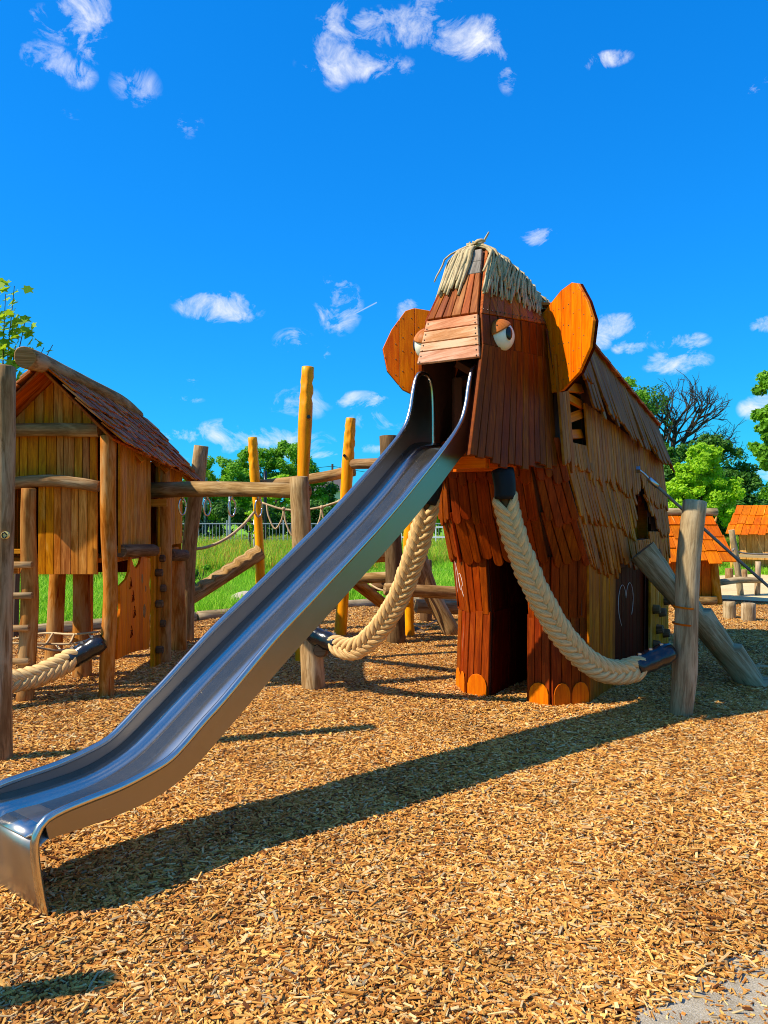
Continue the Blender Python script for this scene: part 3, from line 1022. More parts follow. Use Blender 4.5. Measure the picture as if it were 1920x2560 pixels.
# partition below the arch and behind the head
lq(Vector((-.5, .62, 1.2)), Vector((.5, .62, 1.2)), Vector((.42, .62, 2.9)), Vector((-.42, .62, 2.9)))
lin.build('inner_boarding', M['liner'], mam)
Pf = mam
box('play_floor', (0, 1.85, 1.19), (.5, 1.18, .025), M['hut_grey'], Pf)
# platform that carries the slide
for i in range(5):
    u = -.164+i*.082
    box('platform_board', (u, -.30, 1.905), (.039, .42, .022), M['hut'], mam)
box('platform_joist', (0, -.86, 1.84), (.21, .03, .04), M['orange'], mam)
box('platform_joist', (0, -.5, 1.84), (.25, .045, .04), M['orange'], mam)

# legs
for s in (-1, 1):
    for (z0, z1, mat) in ((0.0, .70, 'chalked'), (.70, 1.16, 'red')):
        r0, r1 = ring(z0), ring(z1)
        F0, F1 = Vector((s*r0[0], r0[1], z0-.02)), Vector((s*r1[0], r1[1], z1))
        I0, I1 = Vector((s*.165, r0[1], z0-.02)), Vector((s*(.165 if z0 else .155), r1[1], z1))
        C0, C1 = Vector((s*r0[2], r0[3], z0-.02)), Vector((s*r1[2], r1[3], z1))
        m_ = M[mat] if s < 0 else M['red']
        clad('leg_plank', I0, F0, F1, I1, 3, m_, mam, (0, -1, 0), .022, .004, seed=int(z0*10)+s+3)
        clad('leg_plank', F0, C0, C1, F1, 4 if s > 0 else 3, m_, mam, (s*.8, -.6, 0), .022, .004, seed=int(z0*10)+s+5)
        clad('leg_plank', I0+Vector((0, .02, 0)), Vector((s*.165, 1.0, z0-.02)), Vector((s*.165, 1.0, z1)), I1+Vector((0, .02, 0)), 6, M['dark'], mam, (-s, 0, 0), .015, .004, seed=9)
# toe nails
def toe(P0, P1, a, b, h, out, nm='toenail'):
    P0, P1 = Vector(P0), Vector(P1)
    A = (P1-P0).normalized(); N = Vector(out); N = (N-A*N.dot(A)); N.z = 0; N.normalize()
    L = (P1-P0).length; x0, x1 = a*L, b*L; w = x1-x0
    ol = [(x0+.004, -.02), (x1-.004, -.02), (x1-.004, h*.55), (x0+w*.9, h*.78), (x0+w*.72, h*.95), (x0+w*.5, h), (x0+w*.28, h*.95), (x0+w*.1, h*.78), (x0+.004, h*.55)]
    g = prism_geo(ol, P0+N*.024, A, Vector((0, 0, 1)), N, .006, .002)
    if A.cross(Vector((0, 0, 1))).dot(N) < 0: g = (g[0], [f[::-1] for f in g[1]], [f[::-1] for f in g[2]])
    link(nm, mesh(nm, *g), M['toe'], mam)


r = ring(0)
toe((-r[0], 0, 0), (-.165, 0, 0), .02, .97, .20, (0, -1, 0))
toe((-r[2], r[3], 0), (-r[0], 0, 0), .05, .5, .19, (-.8, -.6, 0))
toe((-r[2], r[3], 0), (-r[0], 0, 0), .52, .97, .19, (-.8, -.6, 0))
toe((.165, 0, 0), (r[0], 0, 0), .08, .97, .19, (0, -1, 0))
toe((r[0], 0, 0), (r[2], r[3], 0), .02, .48, .19, (.8, -.6, 0))
toe((r[0], 0, 0), (r[2], r[3], 0), .5, .98, .19, (.8, -.6, 0))

# chest shingles: rows overlapping downwards
for ri, (zb, zt, o0) in enumerate(((1.10, 1.50, .028), (1.41, 1.84, .030), (1.72, 2.04, .032))):
    rb, rt = ring(zb), ring(zt)
    b = lambda s, kk: (Vector((s*rb[0], rb[1], zb)) if kk == 0 else Vector((s*rb[2], rb[3], zb)))
    t = lambda s, kk: (Vector((s*rt[0], rt[1], zt)) if kk == 0 else Vector((s*rt[2], rt[3], zt)))
    for (p0, p1, q1, q0, n, out) in ((b(-1, 0), b(1, 0), t(1, 0), t(-1, 0), 8, Vector((0, -1, .3))), (b(1, 0), b(1, 1), t(1, 1), t(1, 0), 4, Vector((.8, -.6, .2))), (b(-1, 1), b(-1, 0), t(-1, 0), t(-1, 1), 4, Vector((-.8, -.6, .2)))):
        on = out.normalized()
        clad('chest_shingle', p0+on*o0, p1+on*o0, q1+on*.004, q0+on*.004, n, M['red'], mam, out, .02, .006, 'round', 0, .3, 40+ri*3+n, tilt=.005, low=lambda x: .03*math.sin(x*17+ri*2))

# flank cladding: narrow slats in overlapping rows
far_side = Bag()


def flank_row(s, zb_f, zt_f, n, off, mat, name, seed, jag=.09, p0=0.0, p1=1.0, vfix=None):
    rnd = random.Random(seed)
    for i in range(n):
        a, b = p0+(p1-p0)*i/n, p0+(p1-p0)*(i+1)/n
        vm_guess = .1+(a+b)/2*(VEND-.1)
        zb, zt = zb_f(vm_guess), zt_f(vm_guess)

        def vv(p, z):
            f = (ring(min(z, 2.04))[3] if vfix is None else vfix)
            return f+p*(VEND-f)
        vc = (vv(a, zb)+vv(b, zb))/2
        if True:
            ar = arch(vc)
            if ar:
                if zb >= 1.0 and zt > 1.24:
                    if zb < 1.2 and zt < 1.6: zt = 1.235
                    else: zb = max(zb, ar-.03)
            if zt-zb < .09: continue
        zb += rnd.uniform(-jag*.5, jag*.5)
        e0, e1 = s*(body_w(zb)+off), s*(body_w(zt)+.004)
        BL, BR = Vector((e0, vv(a, zb), zb)), Vector((e0, vv(b, zb), zb))
        TL, TR = Vector((e1, vv(a, zt), zt)), Vector((e1, vv(b, zt), zt))
        g = board_geo(BL, BR, TR, TL, .016, (s, 0, 0), .007, 'jag', .03, rnd, lift=rnd.uniform(0, .005))
        if s < 0: far_side.add(*g)
        else: link(name, mesh(name, *g), mat, mam)


rowB = lambda v: np.interp(v, [-.2, .3, .75, 1.5, 2.95], [1.86, 1.84, 1.715, 1.66, 1.535])
rowC = lambda v: np.interp(v, [-.2, .6, 1.6, 2.95], [1.47, 1.41, 1.25, 1.22])
rowD = lambda v: np.interp(v, [0, .3, .95, 1.0, 1.2, 1.5, 1.8, 2.2, 2.95], [1.06, 1.03, .92, 1.0, 1.05, .98, 1.05, 1.0, .98])
for s in (1, -1):
    flank_row(s, rowD, lambda v: rowC(v)+.07, 40, .022, M['side'], 'flank_slat', 11)
    flank_row(s, rowC, lambda v: rowB(v)+.07, 40, .026, M['side'], 'flank_slat', 12)
    flank_row(s, rowB, lambda v: roof_low(v)+.10, 34, .022, M['side'], 'flank_slat', 13, p0=.17, vfix=-.25)
    # roof band
    rnd = random.Random(14)
    for i in range(40):
        v0, v1 = -.05+i*.081, -.05+(i+1)*.081
        vm = (v0+v1)/2
        zb, zt = roof_low(vm)+rnd.uniform(-.06, .05), roof_top(vm)
        if vm < .2: zb = max(zb, 2.46)
        sh = .05
        g = board_geo((s*.605, v0+sh, zb), (s*.605, v1+sh, zb), (s*.41, v1, zt), (s*.41, v0, zt), .018, (s, 0, .3), .008, 'jag', .04, rnd, lift=rnd.uniform(0, .008))
        if s < 0: far_side.add(*g)
        else: link('roof_slat', mesh('roof_slat', *g), M['roof'], mam)
# neck slats round the small window
rnd = random.Random(5)
for i in range(9):
    v0, v1 = -.30+i*.078, -.30+(i+1)*.078
    vm = (v0+v1)/2
    for (zb, zt) in (((1.80, 2.64),) if vm < -.06 or vm > .37 else ((1.80, 2.02),)):
        zb += rnd.uniform(-.03, .03)
        g = board_geo((body_w(zb)+.03, v0, zb), (body_w(zb)+.03, v1, zb), (body_w(zt)+.012, v1, zt), (body_w(zt)+.012, v0, zt), .018, (1, 0, 0), .006, 'jag', .03, rnd)
        link('neck_slat', mesh('neck_slat', *g), M['side'], mam)
for z, a in ((2.10, .10), (2.235, .22), (2.365, -.05), (2.46, .1)):
    m3 = Matrix.Rotation(a, 3, 'X') @ Matrix.Rotation(R_(-18), 3, 'Y')
    box('window_slat', (.47, .155, z), (.012, .215, .036), M['orange'], mam, m3)
# top boards of the back
for i in range(20):
    v0, v1 = -.12+i*.166, -.12+(i+1)*.166
    za, zb_ = roof_top(v0), roof_top(v1)
    for s in (1, -1):
        g = board_geo((s*.47, v0, za-.03), (s*.47, v1, zb_-.03), (0, v1, zb_+.05), (0, v0, za+.05), .022, (0, 0, 1), .006, 'flat', lift=.005*(i % 2)+.012)
        if s < 0: far_side.add(*g)
        else: link('ridge_board', mesh('ridge_board', *g), M['shingle'], mam)
# flank at leg height, recessed door panel, climbing board
fw = lambda z: body_w(z)
clad('flank_plank', (fw(0), .25, -.02), (fw(0), .95, -.02), (fw(1.1), .95, 1.12), (fw(1.1), .18, 1.12), 8, M['side'], mam, (1, 0, 0), .02, .005, seed=21)
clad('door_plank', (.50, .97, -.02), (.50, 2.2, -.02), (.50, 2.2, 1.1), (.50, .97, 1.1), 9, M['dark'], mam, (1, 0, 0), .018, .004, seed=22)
clad('climbing_plank', (fw(0), 2.22, -.02), (fw(0), 3.05, -.02), (fw(1.2), 3.05, 1.22), (fw(1.2), 2.22, 1.22), 9, M['hut_grey'], mam, (1, 0, 0), .022, .006, seed=23)
for (v, z) in ((2.36, .16), (2.80, .22), (2.62, .46), (2.34, .52), (2.84, .56), (2.33, .86), (2.66, .86), (2.35, 1.08), (2.5, .30)):
    log('climbing_hold', [(fw(z)+.02, v, z), (fw(z)+.085, v, z+.005)], [.05, .042], M['log_dark'], mam, 10, 4, .06)
# chalk heart on the door
hp = []
for i in range(33):
    t = -math.pi+2*math.pi*i/32
    hp.append(Vector((.522, 1.52+.017*16*math.sin(t)**3*.95, .60+.020*(13*math.cos(t)-5*math.cos(2*t)-2*math.cos(3*t)-math.cos(4*t)))))
tube('chalk_heart', hp[5:27], .0024, M['chalk'], mam, 4, 60)
# chalk scribble on the leg
lf = lambda a, z: Vector((-ring(z)[2]+(ring(z)[2]-ring(z)[0])*a, ring(z)[3]+(ring(z)[1]-ring(z)[3])*a, z))+Vector((-.8, -.6, 0))*.027
tube('chalk_scribble', [lf(.2, .82), lf(.25, 1.0), lf(.28, 1.09), lf(.4, 1.0), lf(.5, .85), lf(.42, .96), lf(.62, .99), lf(.75, .9), lf(.6, .88), lf(.72, .8)], .0026, M['chalk'], mam, 4, 60)

# pointed entrance: posts and inner lining seen inside
for v in (1.62, 1.80, 1.93, 2.05):
    log('inner_post', [(.30, v, 1.2), (.29, v+.01, 2.0)], .022, M['log_grey'], mam, 8, 5, .05)
box('inner_panel', (.16, 2.62, 1.6), (.30, .012, .38), M['orange'], mam)
box('inner_panel', (.36, 2.45, 1.45), (.012, .14, .24), M['hut'], mam)

# ---- head
HB = [((.235, -1.02, 2.515), (.385, -.17, 2.63)), ((.193, -.96, 2.82), (.372, -.15, 2.885))]


def mir(p): return Vector((-p[0], p[1], p[2]))


# nose, four horizontal boards
nb = [0, .25, .52, .72, 1.0]
for a, b in zip(nb[::-1][1:], nb[::-1]):
    f = lambda s, t: Vector((s*(.193+(.235-.193)*t), -.96-.06*t, 2.82-.305*t))
    g = board_geo(f(1, b), f(1, a), f(-1, a), f(-1, b), .026, (0, -1, .2), .006, 'flat')
    link('nose_plank', mesh('nose_plank', *g), M['nose'], mam)
clad('forehead_plank', (-.193, -.96, 2.822), (.193, -.96, 2.822), (.127, -.77, 3.147), (-.127, -.77, 3.147), 6, M['head'], mam, (0, -1, .5), .026, .006, seed=31)
for i, (a, b) in enumerate(((0, .5), (.5, 1.0))):
    f = lambda s, t: Vector((s*(.127-.035*t), -.77+.10*t, 3.15+.20*t))
    g = board_geo(f(-1, a), f(1, a), f(1, b), f(-1, b), .026, (0, -1, .5), .004, 'flat')
    link('cap_board', mesh('cap_board', *g), M['grey_cap'], mam)
topR = lambda p: Vector((.10+.12*p, -.66+.71*p, 3.355-.235*p+.04*math.sin(math.pi*min(1, max(0, p)))))
lin2 = Bag()


def lq2(a, b, c, d): lin2.add([a, b, c, d], [[0, 1, 2, 3]], [[(0, 0)]*4])


for s in (1, -1):
    q = (lambda p: Vector(p)) if s > 0 else mir
    bag = None if s > 0 else far_side
    o_ = (s, -.2, .3)
    A0, A1 = Vector((.193, -.96, 2.822)), Vector((.372, -.15, 2.885))
    E0, E1 = (Vector((.222, -1.0, 2.61)) if s > 0 else Vector((.335, -.80, 2.61))), Vector((.385, -.17, 2.635))
    K0, K1 = (Vector((.22, -1.20, 1.87)) if s > 0 else Vector((.37, -.70, 1.87))), Vector((.485, -.29, 1.80))
    clad('crown_plank', q(A0), q(A1), q(topR(1)), q(topR(0)), 9, M['head'], mam, o_, .024, .005, seed=32, bag=bag)
    clad('eye_plank', q(E0), q(E1), q(A1), q(A0), 9, M['cheek'], mam, o_, .022, .005, seed=33, bag=bag)
    clad('cheek_plank', q(K0), q(K1), q(E1), q(E0), 13, M['cheek'], mam, o_, .024, .006, end='flat', amt=.03, seed=34, bag=bag, low=lambda x: -.02+.055*math.sin(min(1, x*1.25)*math.pi)+.02*math.sin(x*23))
    i_ = lambda p: q(Vector((p[0]-.012, p[1]+.015, p[2])))
    lq2(i_(A0), i_(A1), i_(topR(1)), i_(topR(0)))
    lq2(i_(E0), i_(E1), i_(A1), i_(A0))
    lq2(i_(K0), i_(K1), i_(E1), i_(E0))
    # behind the cheek into the body
    lq2(q(K1-Vector((.02, 0, 0))), q(Vector((.47, .1, 1.8))), q(Vector((.40, .1, 2.9))), q(A1-Vector((.02, 0, 0))))
    lq2(q(A1-Vector((.02, 0, 0))), q(Vector((.40, .2, 2.95))), q(Vector((.2, .2, 3.08))), q(topR(1)))
lq2(mir(topR(0)), topR(0), topR(1), mir(topR(1)))
lq2(mir(topR(1)), topR(1), Vector((.2, .3, 2.98)), Vector((-.2, .3, 2.98)))
lq2(Vector((-.19, -.94, 2.82)), Vector((.19, -.94, 2.82)), Vector((.1, -.66, 3.35)), Vector((-.1, -.66, 3.35)))
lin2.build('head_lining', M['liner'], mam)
far_side.build('far_cladding', M['red'], mam)['kind'] = 'stuff'
for a, b in (((-.2, -.5, 2.62), (.28, -.2, 2.3)), ((-.25, -.35, 2.5), (.3, -.35, 2.5)), ((.26, -.55, 1.95), (.26, -.55, 2.5)), ((-.2, -.5, 1.95), (-.2, -.5, 2.5))):
    V, F, U = tube_geo([Vector(a), Vector(b)], .04, 4)
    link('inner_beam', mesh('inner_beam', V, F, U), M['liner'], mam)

# ears: boards along the ear's height, outline in (outward, z)
EAR = [(.073, 2.374), (.232, 2.371), (.44, 2.468), (.564, 2.615), (.60, 2.79), (.532, 2.938), (.422, 3.089), (.35, 3.114), (.222, 3.095), (-.03, 2.985), (-.03, 2.74)]


def clip_poly(P, x0, x1):
    def half(P, x, keep):
        out = []
        for i in range(len(P)):
            a, b = P[i-1], P[i]
            ia, ib = keep(a[0]), keep(b[0])
            if ia != ib:
                t = (x-a[0])/(b[0]-a[0]); out.append((x, a[1]+t*(b[1]-a[1])))
            if ib: out.append(b)
        return out
    return half(half(P, x0, lambda q: q >= x0-1e-9), x1, lambda q: q <= x1+1e-9)


for s in (1, -1):
    ear = empty('ear', (0, 0, 0)); ear.parent = mam
    w = Vector((s*.796, -.606, 0)); P0 = Vector((s*.37, -.15, 0)); N = Vector((-s*.606, -.796, 0))
    backs = Bag()
    cuts = [-.03, .095, .225, .345, .47, .61]
    rb = Bag()
    for a, b in zip(cuts, cuts[1:]):
        ol = clip_poly(EAR, a+.002, b-.002)
        A, Z = w, Vector((0, 0, 1))
        if A.cross(Z).dot(N) < 0:
            o2 = [(-x, y) for x, y in ol][::-1]; A = -w
        else: o2 = ol
        g = prism_geo(o2, P0, A, Z, N, .022, .003)
        link('ear_plank', mesh('ear_plank', *g), M['orange'], ear)
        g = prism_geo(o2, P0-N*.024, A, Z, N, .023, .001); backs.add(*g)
        lo, hi = min(p[1] for p in ol), max(p[1] for p in ol)
        rr = random.Random(int(a*100)+s)
        for z in np.arange(lo+.06, hi-.03, .135):
            for xx in (a+.028, b-.028):
                zz = z+rr.uniform(-.02, .02)
                if in_poly(xx, zz, EAR): rb.add(*sphere_geo(P0+w*xx+Vector((0, 0, zz))+N*.0225, .0052, 6, 2, .0, .98, N.to_track_quat('Z', 'Y').to_matrix(), (1, 1, .5)))
    backs.build('ear_back', M['dark'], ear)
    rb.build('screw_heads', M['dkmetal'], ear)['kind'] = 'stuff'

# eyes
for s in (1, -1):
    c = Vector((.268, -.77, 2.705)) if s > 0 else Vector((-.255, -.86, 2.69))
    eye = empty('eye', (0, 0, 0)); eye.parent = mam
    N = Vector((s*.975, -.20, .08)).normalized()
    q = N.to_track_quat('Z', 'Y').to_matrix()
    V, F, U = sphere_geo(c, .106, 28, 10, -.1, .995, q, (1, 1, .85))
    o = link('eyeball', mesh('eyeball', V, F, U), M['eye'], eye, True)
    # lid: upper part, tilted shell
    up = (Vector((0, -.62 if s > 0 else -.62, 1)).normalized()*1.0)
    upn = (up-N*up.dot(N)).normalized()
    Lm = (upn*.98-N*.02).normalized()
    sideA = Lm.cross(N).normalized()
    V, F, U = sphere_geo(c, .116, 28, 12, .42, .995, Lm.to_track_quat('Z', 'Y').to_matrix(), (1, 1, 1))
    V = [c+(p-c)-N*((p-c).dot(N)*.12) for p in V]
    V = [p if (p-c).dot(N) > -.012 else p-N*((p-c).dot(N)+.012) for p in V]
    link('eyelid', mesh('eyelid', V, F, U), M['lid'], eye, True)
    d = Vector((s*.84, -.40, .03)).normalized()
    pc = c+(d-N*(d.dot(N)*.15))*.106
    V, F, U = sphere_geo(pc, .038, 16, 4, -.5, .98, d.to_track_quat('Z', 'Y').to_matrix(), (.75, 1.2, .26))
    link('pupil', mesh('pupil', V, F, U), M['black'], eye, True)

# screws along the head boards
sb = Bag()
for s_ in (1,):
    for t in np.linspace(.06, .94, 8):
        for sg in (-1, 1):
            p = Vector((sg*(.193+.042*t-.018), -.96-.06*t-.027, 2.82-.305*t)); sb.add(*sphere_geo(p, .006, 6, 2, -.9, .9))
    for t in np.linspace(.03, .97, 17):
        p = Vector((.193, -.96, 2.845)).lerp(Vector((.372, -.15, 2.908)), t)+Vector((.022, -.008, .012)); sb.add(*sphere_geo(p, .006, 6, 2, -.9, .9))
sb.build('screw_heads', M['dkmetal'], mam)['kind'] = 'stuff'

# rope hair
rnd = random.Random(77)
def crown_pt(p, d, s):
    """p along the crown from front to back, d down the side face 0..1, s side"""
    a = topR(p); A0, A1 = Vector((.193, -.96, 2.822)), Vector((.372, -.15, 2.885))
    b = A0.lerp(A1, p)
    q = a.lerp(b, d)
    return q if s > 0 else mir(q)


def cord(P, r):
    V, F, U = tube_geo(catmull(P, 9), [r*.8, r, r, r*.75], 6, True, .18, rnd.randrange(999))
    link('hair_cord', mesh('hair_cord', V, F, U), M['cord'], mam, True)


for s, n in ((1, 96), (-1, 34)):
    o = Vector((s*.9, -.2, .35))
    for i in range(n):
        p = max(0, (i+rnd.random())/n*1.04-.02)
        lay = .03+.022*rnd.random()+(.02 if i % 3 == 0 else 0)
        dl = (.56+.20*rnd.random())*(1.0 if i % 3 else .72)
        top = topR(p)*1.0; top.x = 0; top.z += .045+.02*rnd.random()+.03*math.sin(p*3)
        dr = rnd.uniform(-.09, .13)
        cord([top+Vector((-s*.02, rnd.uniform(-.02, .02), 0)), Vector((s*(.055+.03*p), top.y, top.z-.005)),
              crown_pt(p+dr*.1, .08, s)+o*(lay+.012), crown_pt(p+dr*.35, dl*.5, s)+o*(lay+.006), crown_pt(p+dr*.8, dl*.85, s)+o*lay, crown_pt(p+dr, dl, s)+o*(lay-.008)], rnd.uniform(.007, .0115))
for i in range(20):      # over the brow
    u = -.115+.15*(i+rnd.random())/20
    t = lambda f, uu, o: Vector((uu, -.66-.11*f/1.0 if f <= 1 else -.77-.19*(f-1), 3.355-.205*f if f <= 1 else 3.15-.325*(f-1)))+Vector((0, -.9, .45))*o
    e = rnd.uniform(1.15, 1.52); sh = rnd.uniform(-.035, -.005)
    lay = .032+.02*rnd.random()
    cord([Vector((u*.5, -.58, 3.43)), t(.05, u*.8, .05), t(.5, u+sh*.3, lay), t(e*.7, u+sh*.8, lay), t(e, u+sh*1.3, lay-.005)], rnd.uniform(.010, .014))
for i in range(7):      # knots on top
    a = rnd.uniform(0, 6.28); c = Vector((rnd.uniform(-.06, .06), rnd.uniform(-.66, -.3), 3.40+rnd.uniform(0, .06)))
    c.z -= .33*(c.y+.6)*.9
    cord([c+Vector((math.cos(a+j*1.1)*.035, math.sin(a+j*1.1)*.035, rnd.uniform(-.01, .01))) for j in range(6)], .011)
cord([Vector((.0, -.52, 3.44)), Vector((.03, -.5, 3.5)), Vector((.05, -.48, 3.55))], .008)

# ------------------------------------------------------------------ the slide
SL = R_(-38.0)
ES = Vector((-1.234, 2.837, 0))
slide = empty('metal_slide', ES, 'long stainless steel slide running from the mammoth mouth down to the chips', 'slide', rz=SL)
# local: x across (0 = outer side towards +x, -W = far side), y up the slide
W = .46
RAIL = [(-.012, 0.0), (-.035, .11), (-.055, .25), (-.05, .32), (-.02, .365), (.04, .382), (.12, .390), (.28, .402), (.43, .43), (.51, .455), (.58, .50), (.68, .575), (.80, .66), (1.09, .885), (1.38, 1.08), (1.92, 1.45), (2.35, 1.78), (2.53, 1.925), (2.64, 2.02), (2.72, 2.11), (2.77, 2.22), (2.80, 2.34), (2.835, 2.44), (2.88, 2.49), (2.96, 2.49), (3.01, 2.44), (3.035, 2.30), (3.04, 1.97)]
BED = [(-.04, .285), (0, .30), (.12, .297), (.28, .300), (.43, .315), (.58, .365), (.70, .44), (.82, .525), (.96, .625), (1.25, .825), (1.63, 1.08), (2.08, 1.385), (2.38, 1.605), (2.60, 1.785), (2.74, 1.89), (2.85, 1.945), (3.10, 1.965)]


def curve2(P, n):
    return [(q.x, q.y) for q in catmull([Vector((a, b, 0)) for a, b in P], n)]


RAIL = [(a*1.045, b) for a, b in RAIL]
BED = [(a*1.045, b) for a, b in BED]
bed = curve2(BED, 70)
sec = [(-.004, .045), (-.10, .0), (-.23, 0.0), (-.345, 0.0), (-.456, .05)]
V, F, U = [], [], []
acc = 0
for i, (y_, z_) in enumerate(bed):
    if i: acc += math.hypot(y_-bed[i-1][0], z_-bed[i-1][1])
    for (x_, h) in sec: V.append(Vector((x_, y_-h*.45, z_+h*.9)))
n = len(sec)
for i in range(len(bed)-1):
    for j in range(n-1):
        F.append([i*n+j, (i+1)*n+j, (i+1)*n+j+1, i*n+j+1])
        U.append([(sec[j][0], i*.05), (sec[j][0], (i+1)*.05), (sec[j+1][0], (i+1)*.05), (sec[j+1][0], i*.05)])
o = link('chute_bed', mesh('chute_bed', V, F, U), M['steel'], slide, True)
es = o.modifiers.new('folds', 'EDGE_SPLIT'); es.split_angle = R_(20)
sm = o.modifiers.new('thickness', 'SOLIDIFY'); sm.thickness = .004; sm.offset = 0
for x_ in (0.0, -W):
    tube('side_rail', [(x_, a, b) for a, b in RAIL], .0165, M['steel'], slide, 12, 150)
    # side sheet between rail and bed
    top = curve2(RAIL[4:24], 90)
    V, F, U = [], [], []
    yb = np.array([q[0] for q in bed]); zb = np.array([q[1] for q in bed])
    for i, (a, b) in enumerate(top):
        if a < 2.90:
            # drop perpendicular to the run
            sl = np.interp(a+.02, yb, zb)-np.interp(a-.02, yb, zb); sl /= .04
            dy = min(.10, sl*.09)
            ya = a+dy*.6
            zz = np.interp(ya, yb, zb)-.006
        else:
            ya, zz = a+.05, 1.93
        V += [(x_, a, b), (x_, ya, min(zz, b-.02))]
    V += [(x_, 3.09, 2.49), (x_, 3.13, 1.95), (x_, 3.165, 2.38), (x_, 3.17, 1.95)]
    m_ = len(V)//2
    for i in range(m_-1):
        F.append([2*i, 2*i+1, 2*i+3, 2*i+2]); U.append([(.15, i*.04), (0, i*.04), (0, i*.04+.04), (.15, i*.04+.04)])
    o = link('side_wall', mesh('side_wall', V, F, U), M['steel_wall'], slide)
    sm = o.modifiers.new('thickness', 'SOLIDIFY'); sm.thickness = .006; sm.offset = 0
# exit plate that bends down to the ground
pl = curve2([(.14, .297), (.04, .300), (-.02, .288), (-.045, .25), (-.03, .11), (-.008, -.03)], 24)
V, F, U = [], [], []
for i, (a, b) in enumerate(pl): V += [(-.004, a, b), (-W+.004, a, b)]
for i in range(len(pl)-1):
    F.append([2*i, 2*i+2, 2*i+3, 2*i+1]); U.append([(0, i*.02), (0, i*.02+.02), (.46, i*.02+.02), (.46, i*.02)])
o = link('exit_plate', mesh('exit_plate', V, F, U), M['steel_plate'], slide, True)
sm = o.modifiers.new('thickness', 'SOLIDIFY'); sm.thickness = .004; sm.offset = 0

for (sy, dz) in ((.97, .15), (2.80, .13)):      # welds across the chute
    zb_ = np.interp(sy, yb, zb)
    tube('weld_seam', [(-W+.005, sy-.06, zb_+dz), (-W+.005, sy-.02, zb_+.055), (-.345, sy, zb_+.002), (-.10, sy, zb_+.002), (-.006, sy-.02, zb_+.05)], .0012, M['steel_wall'], slide, 5, 30)

# ------------------------------------------------------------------ braided ropes


def braid(root, P, ref, pitch=.062):
    """plaited rope: long overlapping lobes in two columns on the face turned to ref and two behind"""
    P = [Vector(p) for p in P]
    P = [P[0]+(P[0]-P[1]).normalized()*.02]+P+[P[-1]+(P[-1]-P[-2]).normalized()*.02]
    base = catmull(P, 160)
    Ls = [0.0]
    for i in range(1, len(base)): Ls.append(Ls[-1]+(base[i]-base[i-1]).length)
    L = Ls[-1]
    fr = frames(base, ref)

    def on(d, x, y):
        d = min(max(d, 0), L-1e-6); k = int(np.searchsorted(Ls, d, 'right'))-1; k = min(k, len(base)-2)
        t = (d-Ls[k])/max(1e-9, Ls[k+1]-Ls[k])
        a = fr[k][1].lerp(fr[k+1][1], t).normalized(); b = fr[k][2].lerp(fr[k+1][2], t).normalized()
        return base[k].lerp(base[k+1], t)+b*x+a*y
    path = [(.054, -.014, -.062), (.066, .012, -.040), (.056, .034, -.008), (.032, .046, .030), (.004, .043, .062), (-.014, .028, .086)]
    rn = random.Random(int(L*1000))
    for s_ in (1, -1):
        for f_ in (1, -1):
            bag = Bag()
            m_ = int(L/pitch)
            for i in range(m_+1):
                d0 = i*pitch+(0 if s_ > 0 else pitch/2)
                if d0 < .065 or d0 > L-.055: continue
                j = rn.uniform(.94, 1.06)
                Q = catmull([on(d0+t*(1 if True else -1), x*s_*j, y*f_*j) for x, y, t in path], 10)
                bag.add(*tube_geo(Q, [.016, .0245, .0275, .0275, .0235, .013], 9, True, .05, i))
            bag.build('strand', M['rope'], root, True)
    V, F, U = tube_geo(base, .036, 8)
    link('core', mesh('core', V, F, U), M['rope_core'], root, True)


def sleeve(root, A, B, r, rings=3, name='sleeve'):
    A, B = Vector(A), Vector(B)
    A = A-(B-A).normalized()*.05; r *= 1.16
    P = [A.lerp(B, i/10) for i in range(11)]
    rad = [r*(1+.05*math.sin(i*1.9)) for i in range(11)]; rad[0] *= .95; rad[-1] *= .82
    V, F, U = tube_geo(P, rad, 14, True, .05, rings)
    o = link(name, mesh(name, V, F, U), M['sleeve'], root); o.data.polygons.foreach_set('use_smooth', [len(f) == 4 for f in F])
    d = (B-A).normalized()
    up = Vector((0, 0, 1)); up = (up-d*up.dot(d)); up.normalize()
    bag = Bag()
    for i in range(rings):
        c = A.lerp(B, (i+.7)/(rings+.4))+up*(r*1.02)
        bag.add(*box_geo(c, (.011, .011, .009)))
    bag.build('clamp_screw', M['metal'], o)


def flat_sleeve(root, A, B, w, name='sleeve'):
    A, B = Vector(A), Vector(B)
    B = B+(B-A).normalized()*.05; w *= 1.14
    V, F, U = tube_geo(catmull([A, A.lerp(B, .5)+Vector((.006, -.01, 0)), B], 8), [w*1.02, w, w*.95, w*1.0], 12, True, .05, 4)
    o = link(name, mesh(name, V, F, U), M['rubber'], root); o.data.polygons.foreach_set('use_smooth', [len(f) == 4 for f in F])


c2 = lambda x, y, Y: at(1000+x/2.304, 1100+y/2.304, Y)
c4 = lambda x, y, Y: at(440+x/2.304, 1150+y/2.304, Y)
